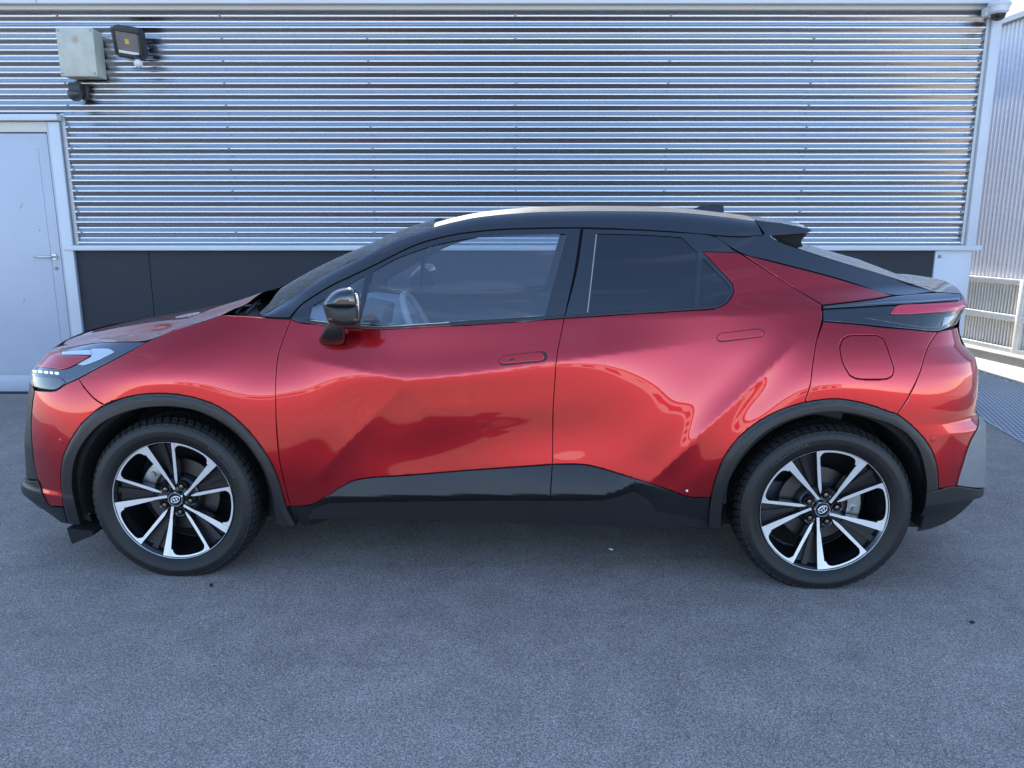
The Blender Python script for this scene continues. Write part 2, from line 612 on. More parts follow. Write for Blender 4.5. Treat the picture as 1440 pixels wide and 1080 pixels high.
# head tilts down and turns a little; built in its own frame then rotated
hd = empty('lamp_head', (0, -0.13, 0.04), R(-14), fl)
hd.rotation_euler = (R(22), R(10), R(-10))
fr_ = 0.135
oc = [(-fr_, -0.08), (-fr_, 0.085), (-0.10, 0.12), (0.10, 0.12), (fr_, 0.085), (fr_, -0.08), (0.10, -0.12), (-0.10, -0.12)]
prism('housing', oc, -0.02, 0.035, M_BLKPL, hd, 0.006)
for (a, b, c, d) in ((-0.125, 0.125, 0.082, 0.108), (-0.125, 0.125, -0.108, -0.085), (-0.127, -0.1, -0.08, 0.08), (0.1, 0.127, -0.08, 0.08)):
    box('bezel_bar', a, b, -0.03, -0.0205, c, d, M_BLKPL, hd, 0.003)
prism('reflector', [(-0.098, -0.082), (0.098, -0.082), (0.098, 0.08), (-0.098, 0.08)], -0.0225, -0.0203, mat('lamp_reflector', (0.16, 0.16, 0.17), 0.5, 0.2), hd)
box('reflector_lip', -0.09, 0.09, -0.026, -0.0228, -0.08, -0.06, mat('white_reflector_lip', (0.85, 0.85, 0.83), 0.3), hd, 0.002)
box('led_chip', -0.018, 0.018, -0.0255, -0.0228, -0.005, 0.032, M_AMBER, hd)
prism('cover_glass', [(-0.098, -0.083), (0.098, -0.083), (0.098, 0.081), (-0.098, 0.081)], -0.0295, -0.0285, glass('lamp_cover_glass', (0.95, 0.95, 0.95), 1.25), hd)
tube('bracket', [(0.13, -0.01, 0.02), (0.13, -0.09, 0.03), (0.12, -0.12, 0.04)], 0.009, M_BLKPL, fl)
box('wall_plate', 0.10, 0.16, -0.012, 0.01, -0.01, 0.05, M_BLKPL, fl, 0.004)
tube('sensor_neck', [(0.055, -0.13, -0.06), (0.06, -0.135, -0.105)], 0.028, M_BLKPL, fl, 14)
sb = bmesh.new()
bmesh.ops.create_uvsphere(sb, u_segments=18, v_segments=12, radius=0.034)
bm_obj('sensor_dome', sb, mat('milky_lens', (0.6, 0.62, 0.62), 0.35), fl, True).location = (0.062, -0.14, -0.118)

ms = empty('motion_sensor', (-3.575, YW - 0.012, 2.47))
tag(ms, 'small dark grey motion sensor on the wall under the junction box', 'sensor')
prism('wall_bracket', [(0.0, 0.02), (0.075, 0.02), (0.075, 0.14), (0.0, 0.14)], -0.035, 0.008, M_BLKPL, ms, 0.006)
prism('body', [(-0.045, 0.055), (0.055, 0.055), (0.055, 0.14), (-0.045, 0.14)], -0.115, -0.034, M_BLKPL, ms, 0.012)
sb = bmesh.new()
bmesh.ops.create_uvsphere(sb, u_segments=24, v_segments=14, radius=0.06)
for v in sb.verts:
    v.co.z *= 0.95
    if v.co.z > 0.02:
        v.co.z = 0.02
bm_obj('lens_dome', sb, mat('dark_sensor_lens', (0.03, 0.033, 0.04), 0.35), ms, True).location = (-0.002, -0.085, 0.054)

dc = empty('security_camera', (3.885, YW - 0.035, 3.115))
dc.scale = (0.82, 0.82, 0.82)
tag(dc, 'white dome security camera on the corner of the corrugated wall', 'security camera')
box('mounting_arm', -0.10, 0.02, -0.09, 0.008, 0.0, 0.085, M_WHITE, dc, 0.01)
sh = lathe_y('housing', [(0.0, -0.115), (0.07, -0.112), (0.098, -0.095), (0.104, -0.075), (0.100, -0.062), (0.094, -0.058), (0.086, -0.01), (0.06, 0.012), (0.0, 0.014)], M_WHITE, dc, 40)
sh.rotation_euler = (R(-90), 0, 0)
sh.location = (-0.005, -0.13, 0.012)
dm = lathe_y('dome', [(0.066, 0.0), (0.062, 0.025), (0.045, 0.048), (0.02, 0.059), (0.0, 0.061)], mat('smoked_dome', (0.02, 0.02, 0.022), 0.1), dc, 32)
dm.rotation_euler = (R(-90), 0, 0)
dm.location = (-0.005, -0.13, 0.004)

# ------------------------------------------------------------------ neighbouring building on the right
nb = empty('neighbour_building', (5.55, 8.6, 0), 0)
tag(nb, 'neighbouring building with white vertical ribbed sheet and a louvred lower wall', 'building')
nb.rotation_euler = (0, 0, math.atan2(0.12, 1.0))     # its wall runs away from the camera, slightly to the left
# local frame: y runs along the wall, -x is the face
y0, y1, top = -4.0, 14.0, 3.66
V, Fc = [], []
yy = y0
prof = [(0.0, 0.0), (0.028, 0.0), (0.036, -0.02), (0.054, -0.02), (0.062, 0.0)]
ys = []
while yy < y1:
    for a, d in prof[:-1]:
        ys.append((yy + a, d))
    yy += 0.062
for (q, d) in ys:
    V += [(d, q, 0.90), (d, q, top)]
for i in range(len(ys) - 1):
    Fc.append((2 * i, 2 * i + 2, 2 * i + 3, 2 * i + 1))
mesh_obj('ribbed_sheet', V, Fc, M_NEIGH, nb)
box('roof_edge', -0.09, 0.25, y0, y1, top + 0.002, top + 0.06, mat('grey_verge', (0.3, 0.3, 0.33), 0.6), nb)
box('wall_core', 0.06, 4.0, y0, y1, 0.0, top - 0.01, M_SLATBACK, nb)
for (a, b) in ((0.84, 0.90), (0.44, 0.51), (0.08, 0.15)):
    box('cross_rail', -0.08, -0.03, y0, y1, a, b, M_CREAM, nb, 0.004)
V, Fc = [], []
k = 0
yy = y0
while yy < y1:
    b0 = len(V)
    for (dx, dy) in ((-0.03, 0), (-0.03, 0.014), (-0.005, 0.014), (-0.005, 0)):
        V += [(dx, yy + dy, 0.10), (dx, yy + dy, 0.87)]
    for i in range(4):
        j = (i + 1) % 4
        Fc.append((b0 + 2 * i, b0 + 2 * j, b0 + 2 * j + 1, b0 + 2 * i + 1))
    yy += 0.047
tag(mesh_obj('louvre_slats', V, Fc, M_CREAM, nb), kind='stuff')
for q in (-0.4, 2.6, 5.6):
    box('louvre_post', -0.085, -0.02, q, q + 0.07, 0.05, 0.90, M_CREAM, nb, 0.004)
box('base_kerb', -0.25, 0.06, y0, y1, -0.02, 0.10, M_CONC, nb, 0.01)

# ------------------------------------------------------------------ steel floor grating at the right
gr = empty('floor_plate', (0, 0, 0))
tag(gr, 'studded galvanised steel floor plate on the ground by the building corner', 'floor plate')
P0, P1, P2, P3 = (3.42, 4.70), (3.62, 5.75), (4.12, 8.45), (5.35, 8.2)
gp = [(3.40, 4.35), (3.50, 5.05), (4.05, 8.1), (4.82, 7.75), (4.6, 4.0)]
mesh_obj('base_plate', [(x, y, 0.008) for x, y in gp] + [(x, y, 0.0) for x, y in gp], [(0, 1, 2, 3, 4)] + [(i, (i + 1) % 5, 5 + (i + 1) % 5, 5 + i) for i in range(5)], M_PLATE, gr)


def inpoly(px, py, poly):
    poly = np.asarray(poly, float)
    ins = np.zeros(np.shape(px), bool)
    j = len(poly) - 1
    for i in range(len(poly)):
        xi, yi = poly[i]
        xj, yj = poly[j]
        c = ((yi > py) != (yj > py)) & (px < (xj - xi) * (py - yi) / (yj - yi + 1e-15) + xi)
        ins ^= c
        j = i
    return ins


mesh_obj('edge_strip', [(3.395, 4.35, 0.0), (3.41, 4.35, 0.014), (3.425, 4.35, 0.010), (4.045, 8.1, 0.0), (4.06, 8.1, 0.014), (4.075, 8.1, 0.010), (3.495, 5.05, 0.0), (3.51, 5.05, 0.014), (3.525, 5.05, 0.010)], [(0, 1, 7, 6), (1, 2, 8, 7), (6, 7, 4, 3), (7, 8, 5, 4)], mat('bright_edge_steel', (0.6, 0.61, 0.62), 0.4, 0.5), gr)
V, Fc = [], []
gx, gy = np.meshgrid(np.arange(3.3, 5.3, 0.036), np.arange(4.0, 8.3, 0.05))
gx = gx + (np.arange(gx.shape[0]) % 2)[:, None] * 0.018
cx, cy = np.mean(np.array(gp), 0)
shr = [(cx + (x - cx) * 0.985, cy + (y - cy) * 0.985) for x, y in gp]
ok = inpoly(gx, gy, shr)
for x, y in zip(gx[ok], gy[ok]):
    b0 = len(V)
    for (rx, ry, z) in ((0.012, 0.014, 0.008), (0.008, 0.009, 0.0125)):
        V += [(x - rx, y - ry, z), (x + rx, y - ry, z), (x + rx, y + ry, z), (x - rx, y + ry, z)]
    for i in range(4):
        Fc.append((b0 + i, b0 + (i + 1) % 4, b0 + 4 + (i + 1) % 4, b0 + 4 + i))
    Fc.append((b0 + 4, b0 + 5, b0 + 6, b0 + 7))
tag(mesh_obj('studs', V, Fc, mat('worn_stud_steel', (0.46, 0.47, 0.49), 0.5, 0.4), gr), kind='stuff')

# ------------------------------------------------------------------ behind the camera: what the paint reflects
fb = empty('office_building', (-4, -60, 0))
tag(fb, 'low pale office building across the yard behind the viewer', 'building')
box('wall', -30, 26, -8, 0, 0, 4.2, noise_var(mat('pale_render', (0.5, 0.49, 0.46), 0.8), 0.6, 0.08), fb)
box('roof', -30.4, 26.4, -8.4, 0.4, 4.21, 4.6, mat('dark_roof_edge', (0.08, 0.08, 0.09), 0.7), fb)
for i in range(12):
    x = -27.5 + i * 4.4
    wf = box('window', x, x + 2.4, 0.002, 0.06, 1.1, 2.9, mat('dark_window_frame', (0.06, 0.06, 0.07), 0.5), fb)
    box('pane', x + 0.08, x + 2.32, 0.061, 0.07, 1.18, 2.82, mat('office_glass', (0.03, 0.04, 0.05), 0.05), wf)

# ================================================================== THE CAR
# local frame: x to the tail, y away from the photographed side, z up; w = half width = -y on the near side
YAW = R(-2.4717)
CC = np.array([-0.0405, 3.8059])
AX, HUBZ, WFACE = 1.330, 0.333, 0.885
car = empty('car', (CC[0], CC[1], 0), YAW)
tag(car, 'metallic red crossover car with black roof parked beside the corrugated wall', 'car')
_c, _s2 = math.cos(YAW), math.sin(YAW)


def to_local(v):
    return np.array([_c * v[0] + _s2 * v[1], -_s2 * v[0] + _c * v[1], v[2]])


_o = to_local(np.array([0 - CC[0], 0 - CC[1], CAMZ]))


def ray_local(px, py):
    a, b = (px - 720) / F, (540 - py) / F
    d = np.array([a, b * math.sin(PITCH) + math.cos(PITCH), b * math.cos(PITCH) - math.sin(PITCH)])
    return to_local(d)


def at_w(px, py, w):
    r = ray_local(px, py)
    t = (-w - _o[1]) / r[1]
    p = _o + r * t
    return p[0], p[2]


def interp(xs, ys):
    xs, ys = np.array(xs, float), np.array(ys, float)
    i = np.argsort(xs)
    return lambda q: np.interp(q, xs[i], ys[i])


# --- side surface: hand-set half widths (z, w) at stations along the car, splined both ways
SEC = {
    -2.3: [(.20, .868), (.45, .878), (.65, .872), (.80, .845), (.95, .775), (1.15, .65)],
    -2.05: [(.20, .875), (.45, .885), (.65, .880), (.80, .855), (.95, .79), (1.15, .665)],
    -1.72: [(.20, .885), (.45, .897), (.65, .896), (.80, .868), (.90, .827), (1.0, .765), (1.15, .65)],
    -1.3: [(.20, .890), (.50, .902), (.70, .905), (.80, .906), (.86, .901), (.92, .882), (1.0, .838), (1.08, .772), (1.15, .70)],
    -.9: [(.20, .857), (.35, .873), (.50, .885), (.65, .890), (.78, .887), (.88, .865), (.98, .830), (1.09, .780), (1.15, .75)],
    -.6: [(.20, .847), (.35, .858), (.45, .865), (.55, .8725), (.65, .879), (.75, .883), (.86, .882), (.95, .853), (1.09, .795), (1.15, .77)],
    -.34: [(.20, .848), (.42, .861), (.50, .8585), (.55, .860), (.60, .8645), (.65, .8705), (.70, .877), (.75, .8825), (.80, .8855), (.856, .885), (.95, .856), (1.09, .805), (1.15, .78)],
    -.05: [(.20, .850), (.42, .872), (.50, .8725), (.56, .8695), (.61, .8700), (.66, .8735), (.71, .8790), (.76, .8835), (.81, .8860), (.875, .8855), (.96, .860), (1.09, .810), (1.15, .785)],
    .2: [(.20, .854), (.42, .895), (.51, .892), (.56, .885), (.61, .8795), (.65, .8775), (.70, .8795), (.75, .8830), (.81, .8858), (.86, .8862), (.93, .878), (1.0, .855), (1.10, .813), (1.15, .79)],
    .5: [(.20, .862), (.42, .909), (.50, .904), (.57, .8965), (.62, .8905), (.68, .8855), (.75, .8832), (.82, .8825), (.87, .8805), (.92, .8745), (1.0, .852), (1.10, .811), (1.15, .79)],
    .85: [(.20, .865), (.45, .900), (.60, .908), (.68, .901), (.80, .879), (.92, .854), (1.02, .832), (1.12, .805), (1.15, .797)],
    1.3: [(.20, .900), (.50, .912), (.70, .917), (.80, .918), (.87, .912), (.95, .892), (1.03, .858), (1.12, .806), (1.15, .788)],
    1.72: [(.20, .885), (.45, .900), (.65, .902), (.80, .896), (.90, .876), (1.0, .840), (1.12, .770), (1.15, .75)],
    2.1: [(.20, .865), (.45, .885), (.65, .888), (.80, .878), (.95, .835), (1.12, .745), (1.15, .73)],
    2.3: [(.20, .855), (.45, .875), (.65, .878), (.80, .868), (.95, .825), (1.12, .735), (1.15, .72)],
}


def nspline(xs, ys, q):
    """natural cubic spline; ys may hold several columns"""
    xs = np.asarray(xs, float)
    ys = np.asarray(ys, float)
    n = len(xs)
    h = np.diff(xs)
    A = np.zeros((n, n))
    B_ = np.zeros(ys.shape)
    A[0, 0] = A[-1, -1] = 1
    for i in range(1, n - 1):
        A[i, i - 1], A[i, i], A[i, i + 1] = h[i - 1], 2 * (h[i - 1] + h[i]), h[i]
        B_[i] = 6 * ((ys[i + 1] - ys[i]) / h[i] - (ys[i] - ys[i - 1]) / h[i - 1])
    M2 = np.linalg.solve(A, B_)
    k = np.clip(np.searchsorted(xs, q) - 1, 0, n - 2)
    t = np.asarray(q) - xs[k]
    u = xs[k + 1] - np.asarray(q)
    hk = h[k]
    if ys.ndim > 1:
        t, u, hk = t[:, None], u[:, None], hk[:, None]
    return M2[k] * u ** 3 / (6 * hk) + M2[k + 1] * t ** 3 / (6 * hk) + (ys[k] / hk - M2[k] * hk / 6) * u + (ys[k + 1] / hk - M2[k + 1] * hk / 6) * t


GXs = np.arange(-2.3, 2.3001, 0.02)
GZs = np.arange(0.20, 1.1501, 0.01)
_st = sorted(SEC)
_pr0 = []
for _x in _st:
    zz_, ww_ = np.array(SEC[_x]).T
    c_ = nspline(zz_, ww_, GZs)
    for _ in range(6):
        c_[1:-1] = (c_[:-2] + 2 * c_[1:-1] + c_[2:]) / 4
    _pr0.append(c_)
GW = nspline(_st, np.array(_pr0), GXs)


def _cub(p0, p1, p2, p3, t):
    return p1 + 0.5 * t * (p2 - p0 + t * (2 * p0 - 5 * p1 + 4 * p2 - p3 + t * (3 * (p1 - p2) + p3 - p0)))


def tps(x, z):
    x, z = np.broadcast_arrays(np.asarray(x, float), np.asarray(z, float))
    u = np.clip((x - GXs[0]) / 0.02, 1, len(GXs) - 2.001)
    v = np.clip((z - GZs[0]) / 0.01, 1, len(GZs) - 2.001)
    i, j = u.astype(int), v.astype(int)
    fu, fv = u - i, v - j
    rows = []
    for a in (-1, 0, 1, 2):
        ia = np.minimum(i + a, len(GXs) - 1)
        rows.append(_cub(GW[ia, j - 1], GW[ia, j], GW[ia, j + 1], GW[ia, np.minimum(j + 2, len(GZs) - 1)], fv))
    return _cub(*rows, fu)


def seg_dist(x, z, poly):
    """distance to a polyline and running fraction along it"""
    poly = np.array(poly, float)
    ln = np.hypot(*(poly[1:] - poly[:-1]).T)
    cum = np.r_[0, np.cumsum(ln)]
    best = np.full(np.shape(x), 9.0)
    tt = np.zeros(np.shape(x))
    for i in range(len(ln)):
        d = poly[i + 1] - poly[i]
        t = np.clip(((x - poly[i, 0]) * d[0] + (z - poly[i, 1]) * d[1]) / (ln[i] ** 2), 0, 1)
        dd = np.hypot(x - poly[i, 0] - t * d[0], z - poly[i, 1] - t * d[1])
        m = dd < best
        best = np.where(m, dd, best)
        tt = np.where(m, (cum[i] + t * ln[i]) / cum[-1], tt)
    return best, tt


def P(pts, w=0.88):
    return [at_w(a, b, w) for a, b in pts]


CREASES = [
    (P([(392, 500), (480, 516), (550, 531), (572, 534), (600, 532), (660, 525), (770, 510), (900, 494), (1030, 480)]), .085, .11, .10, .30),
    (P([(572, 538), (520, 590), (470, 645), (425, 692)]), .065, .10, .12, .3),
    (P([(1158, 452), (1095, 510), (1030, 570), (965, 630), (905, 688)], .90), .13, .085, .3, .12),
    (P([(300, 478), (230, 510), (190, 528)], .88), .03, .05, .4, .4),
]


def ease(t):
    t = np.clip(t, 0, 1)
    return t * t * (3 - 2 * t)


ZB = interp([-1.2, -.75, -.4, 0, .3, .7, .95, 1.3, 1.95], [1.085, 1.085, 1.062, 1.075, 1.09, 1.10, 1.105, 1.12, 1.135])
WIN = 0.60
_XF = [np.array([.19, .293, .334, .351, .525, .64, .798, .837, .92, 1.05]), np.array([-2.10, -2.162, -2.160, -2.135, -2.125, -2.10, -2.056, -2.051, -1.99, -1.75])]
_XR = [np.array([.25, .338, .529, .653, .699, .79, .872, .926, .985, 1.058, 1.138, 1.181, 1.25]), np.array([2.09, 2.092, 2.081, 2.05, 2.02, 2.017, 2.010, 1.992, 1.927, 1.90, 1.932, 1.905, 1.85])]


def XFt(z):
    return np.interp(z, *_XF)


def XRt(z):
    return np.interp(z, *_XR)


def W(x, z):
    x = np.asarray(x, float)
    z = np.asarray(z, float)
    zb = ZB(x)
    zl = np.minimum(z, zb)
    m = tps(x, zl)
    for poly, a, Ld, f0, f1 in CREASES:
        d, t = seg_dist(x, zl, poly)
        fd = np.ones_like(t)
        if f0:
            fd = fd * ease(t / f0)
        if f1:
            fd = fd * ease((1 - t) / f1)
        m = m - a * np.sqrt(d * d + 0.0025 ** 2) * np.exp(-(d / Ld) ** 2) * fd
    dz = np.maximum(z - zb, 0)
    tap = .12 * np.clip((x - .6) / 1.2, 0, 2) ** 2 + .055 * np.clip((-.4 - x) / .55, 0, 2) ** 2
    g = m - .45 * dz - .30 * dz * dz - tap * ease(dz / .10)
    xf, xr = XFt(z), XRt(z)
    s = np.clip((x - xf) / (-1.45 - xf), 0, 1)
    f = (1 - (1 - s) ** 2.2) ** (1 / 2.0)
    g = np.where(x < -1.45, WIN + (g - WIN) * f, g)
    g = g - 4 * np.maximum(xf - x, 0)
    s = np.clip((xr - x) / (xr - 1.5), 0, 1)
    f = (1 - (1 - s) ** 2.2) ** (1 / 2.0)
    wi = np.minimum(WIN, g - .02)
    g = np.where(x > 1.5, wi + (g - wi) * f, g)
    g = g - 4 * np.maximum(x - xr, 0)
    return g


def to_px(x, w_, z):
    wx, wy = CC[0] + _c * x + _s2 * w_, CC[1] + _s2 * x - _c * w_
    dz_ = z - CAMZ
    zc = wy * math.cos(PITCH) - dz_ * math.sin(PITCH)
    return 720 + F * wx / zc


# move the nose and tail ends until their outline stands where the photograph shows it
_pf = np.array([60, 31, 30, 36, 33, 36, 41, 43, 69, 190.])
_pr = np.array([1380, 1382, 1386, 1385, 1372, 1375, 1376, 1372, 1352, 1345, 1360, 1353, 1300.])
for _it in range(12):
    for (tab, tgt, sgn) in ((_XF, _pf, -1), (_XR, _pr, 1)):
        dlt = np.zeros(len(tgt))
        for i, z_i in enumerate(tab[0]):
            xs_ = np.linspace(tab[1][i], tab[1][i] - sgn * 0.35, 60)
            pxs = to_px(xs_, W(xs_, np.full(60, z_i)), z_i)
            dlt[i] = (tgt[i] - (pxs.max() if sgn > 0 else pxs.min())) / 340
        tab[1] += np.clip(dlt, -0.03, 0.03) * 0.8


def unproj(pts, wf):
    res = []
    ws = np.linspace(1.08, 0.25, 330)
    for pp in pts:
        if len(pp) == 3:            # ('f'|'r', height, inset): a point on the nose or tail end itself
            res.append((float(XFt(pp[1])) + pp[2], pp[1]) if pp[0] == 'f' else (float(XRt(pp[1])) - pp[2], pp[1]))
            continue
        px, py = pp
        r = ray_local(px, py)
        t = (-ws - _o[1]) / r[1]
        X, Z = _o[0] + r[0] * t, _o[2] + r[2] * t
        f = ws - wf(X, Z)
        k = np.argmax(f <= 0)
        if f[k] > 0:
            k = int(np.argmin(f))
            res.append((X[k], Z[k]))
            continue
        if k == 0:
            res.append((X[0], Z[0]))
            continue
        u = f[k - 1] / (f[k - 1] - f[k])
        res.append((X[k - 1] + u * (X[k] - X[k - 1]), Z[k - 1] + u * (Z[k] - Z[k - 1])))
    return np.array(res)


def smooth_loop(p, step=0.012, corner=33):
    """spline through the traced points, keeping real corners"""
    p = np.asarray(p, float)
    n = len(p)
    keep = []
    for i in range(n):
        a, b = p[i] - p[i - 1], p[(i + 1) % n] - p[i]
        c = (a @ b) / (np.hypot(*a) * np.hypot(*b) + 1e-12)
        keep.append(math.degrees(math.acos(max(-1, min(1, c)))) > corner)
    outp = []
    for i in range(n):
        p1, p2 = p[i], p[(i + 1) % n]
        d = p2 - p1
        m1 = d if keep[i] else (p2 - p[i - 1]) / 2
        m2 = d if keep[(i + 1) % n] else (p[(i + 2) % n] - p1) / 2
        L0 = np.hypot(*d)
        for m_ in (m1, m2):
            l0 = np.hypot(*m_)
            if l0 > 1.3 * L0:
                m_ *= 1.3 * L0 / l0
        k = max(1, int(round(L0 / step)))
        for q in range(k):
            t = q / k
            outp.append((2 * t ** 3 - 3 * t ** 2 + 1) * p1 + (t ** 3 - 2 * t ** 2 + t) * m1 + (-2 * t ** 3 + 3 * t ** 2) * p2 + (t ** 3 - t ** 2) * m2)
    return np.array(outp)


def area(p):
    x, y = p[:, 0], p[:, 1]
    return 0.5 * np.sum(x * np.roll(y, -1) - np.roll(x, -1) * y)


def normals2d(p):
    """outward normals of a counter-clockwise loop"""
    d = np.roll(p, -1, 0) - np.roll(p, 1, 0)
    n = np.stack([d[:, 1], -d[:, 0]], 1)
    return n / (np.hypot(n[:, 0], n[:, 1])[:, None] + 1e-12)


def panel(name, outer, m, parent, holes=(), off=0.0, fn=None, gap=0.0018, flange=0.014, hflange=None, res=0.013, tilt=0.5, base=None, xz=False, soft=0.0):
    bw = base or W

    def wf(x, z):
        q = bw(x, z) + off
        return q + fn(x, z) if fn else q
    loops = []
    for i, lp in enumerate([outer] + list(holes)):
        q = np.array(lp, float) if xz else unproj(lp, wf)
        q = smooth_loop(q, res * 0.9)
        if (area(q) > 0) != (i == 0):
            q = q[::-1]
        q = q - normals2d(q) * gap
        loops.append(q)
    lo, hi = loops[0].min(0), loops[0].max(0)
    xs, zs = np.arange(lo[0], hi[0], res), np.arange(lo[1], hi[1], res * 0.87)
    GX, GZ = np.meshgrid(xs, zs)
    GX = GX + (np.arange(len(zs)) % 2)[:, None] * res / 2
    gx_, gz_ = GX.ravel(), GZ.ravel()
    ok_ = inpoly(gx_, gz_, loops[0])
    for h_ in loops[1:]:
        ok_ &= ~inpoly(gx_, gz_, h_)
    gx_, gz_ = gx_[ok_], gz_[ok_]
    B = np.concatenate(loops)
    if len(gx_):
        ok_ = np.ones(len(gx_), bool)
        for i in range(0, len(gx_), 3000):
            dd = ((gx_[i:i + 3000, None] - B[None, :, 0]) ** 2 + (gz_[i:i + 3000, None] - B[None, :, 1]) ** 2).min(1)
            ok_[i:i + 3000] = dd > (0.45 * res) ** 2
        gx_, gz_ = gx_[ok_], gz_[ok_]
    ins = [lp - normals2d(lp) * 0.0028 for lp in loops] if tilt else []
    if ins:
        rim_ = np.concatenate(ins)
        ok_ = inpoly(rim_[:, 0], rim_[:, 1], loops[0])
        for h_ in loops[1:]:
            ok_ &= ~inpoly(rim_[:, 0], rim_[:, 1], h_)
        dd = np.array([((q - B) ** 2).sum(1).min() for q in rim_])
        rim_ = rim_[ok_ & (dd > 0.0018 ** 2)]
    else:
        rim_ = np.zeros((0, 2))
    pts = np.concatenate([B, np.stack([gx_, gz_], 1), rim_])
    edges = []
    k = 0
    for lp in loops:
        n = len(lp)
        edges += [(k + i, k + (i + 1) % n) for i in range(n)]
        k += n
    vo, _, fo, ov, _, _ = delaunay_2d_cdt([Vector(p) for p in pts], edges, [], 0, 1e-7)
    vo = np.array([tuple(v) for v in vo])
    tri = np.array([tuple(f) for f in fo])
    ce = vo[tri].mean(1)
    ok_ = inpoly(ce[:, 0], ce[:, 1], loops[0])
    for h_ in loops[1:]:
        ok_ &= ~inpoly(ce[:, 0], ce[:, 1], h_)
    tri = tri[ok_]
    u_, v_ = vo[tri[:, 1]] - vo[tri[:, 0]], vo[tri[:, 2]] - vo[tri[:, 0]]
    a2 = u_[:, 0] * v_[:, 1] - u_[:, 1] * v_[:, 0]
    tri[a2 < 0] = tri[a2 < 0][:, ::-1]
    x, z = vo[:, 0], vo[:, 1]
    w_ = wf(x, z)
    e = 0.003
    gxn = (wf(x + e, z) - wf(x - e, z)) / (2 * e)
    gzn = (wf(x, z + e) - wf(x, z - e)) / (2 * e)
    N = np.stack([-gxn, -np.ones_like(x), -gzn], 1)      # outward is -y
    N /= np.linalg.norm(N, axis=1)[:, None]
    # boundary verts: rolled edge and flange
    idx_of = {}
    for i, o_ in enumerate(ov):
        for q in o_:
            idx_of[q] = i
    V = np.stack([x, -w_, z], 1)
    V = list(V)
    NN = list(N)
    Fc = [tuple(t) for t in tri]
    k = 0
    for li, lp in enumerate(loops):
        n = len(lp)
        nrm = normals2d(lp)
        fd = flange if li == 0 else (hflange if hflange is not None else flange)
        ring = [idx_of[k + i] for i in range(n)]
        for i, r_ in enumerate(ring):
            q = NN[r_] + tilt * np.array([nrm[i, 0], 0, nrm[i, 1]])
            NN[r_] = q / np.linalg.norm(q)
            V[r_] = V[r_] + np.array([0, 0.0008 * (tilt > 0), 0])
        if fd:
            b0 = len(V)
            for i, r_ in enumerate(ring):
                s3 = np.array([nrm[i, 0], 0, nrm[i, 1]])
                V.append(V[r_].copy())
                NN.append(s3)
                V.append(V[r_] + np.array([0, fd, 0]) - s3 * 0.0)
                NN.append(s3)
            for i in range(n):
                j = (i + 1) % n
                Fc.append((b0 + 2 * i, b0 + 2 * i + 1, b0 + 2 * j + 1, b0 + 2 * j))
        k += n
    used = sorted({i for f in Fc for i in f})
    re = {o_: i for i, o_ in enumerate(used)}
    V = [V[i] for i in used]
    NN = [NN[i] for i in used]
    Fc = [tuple(re[i] for i in f) for f in Fc]
    o = mesh_obj(name, V, Fc, m, parent, True)
    o.data.normals_split_custom_set_from_vertices([tuple(v) for v in NN])
    return o


# ------------------------------------------------------------------ traced outlines (photograph pixels, laid on the side surface)
ARCH_F_OUT = [(416, 740), (402.5, 712.5), (396, 690), (387.5, 665), (375, 640), (355, 612.5), (330, 587.5), (305, 571), (275, 560), (245, 554.5), (215, 553.5), (185, 557), (160, 565), (135, 577.5), (114, 597), (98.7, 620.5), (89.3, 641), (85.4, 663), (85.8, 685), (89.3, 712), (96, 737)]
ARCH_F_IN = [(113, 738), (105.8, 710), (101.6, 688), (101.9, 663), (108, 639), (120.5, 618), (140, 597.5), (165, 584), (190, 576), (215, 572.5), (245, 572.5), (275, 577.5), (300, 587.5), (325, 602.5), (345, 622.5), (360, 642.5), (372.5, 665), (382.5, 697), (388, 739)]
ARCH_R_OUT = [(996, 743), (998, 715), (1001, 695), (1006, 675), (1017.5, 645), (1035, 620), (1060, 597.5), (1090, 580), (1120, 569), (1150, 563), (1175, 561), (1200, 564), (1225, 570), (1250, 579), (1262, 583), (1280, 596.7), (1298, 615), (1310, 633), (1317, 653), (1319.7, 673), (1319.7, 689)]
ARCH_R_IN = [(1303, 692), (1303, 677), (1299, 653), (1291.7, 632), (1276.7, 611.7), (1255, 598), (1230, 589.5), (1200, 582), (1175, 579.5), (1150, 581), (1120, 587.5), (1090, 600), (1065, 617.5), (1042.5, 642.5), (1027.5, 670), (1019, 695), (1015, 720), (1014, 744)]
DOORF_FRONT = [(409, 449), (398, 478), (391, 500), (388, 530), (387.7, 567), (389, 607), (393, 647), (400, 680), (408, 711.7)]
DOOR_MID = [(793.5, 447), (788, 473), (783, 500), (780.5, 533), (778, 573), (776.7, 653)]
BELT_F = [(409, 449), (420, 453), (459, 457), (485, 460.6), (538, 462.5), (600, 459), (660, 456.5), (793.5, 447)]
CLAD_TOP_F = [(408, 711.7), (423, 711.7), (440, 709), (460, 698), (480, 685), (496.7, 676.7), (523, 671.7), (580, 668), (680, 660), (776.7, 653)]
CLAD_BOT_F = [(768, 730), (680, 729), (546.7, 730), (456.7, 733), (421.7, 738)]
BELT_R = [(793.5, 447), (893, 440.7), (976.7, 435.7), (1006.7, 433.5), (1023, 425), (1032, 411), (1030, 399), (1013, 380), (988, 354)]
DOORR_REAR = [(1037, 355.5), (1043, 358), (1093, 390), (1155, 428.5), (1156.5, 446.7), (1148, 480), (1142.7, 513), (1139, 543), (1131.7, 566)]
CLAD_TOP_R = [(998, 700), (968, 698.6), (932, 686), (893, 673.6), (843, 658), (815.6, 653), (776.7, 653)]

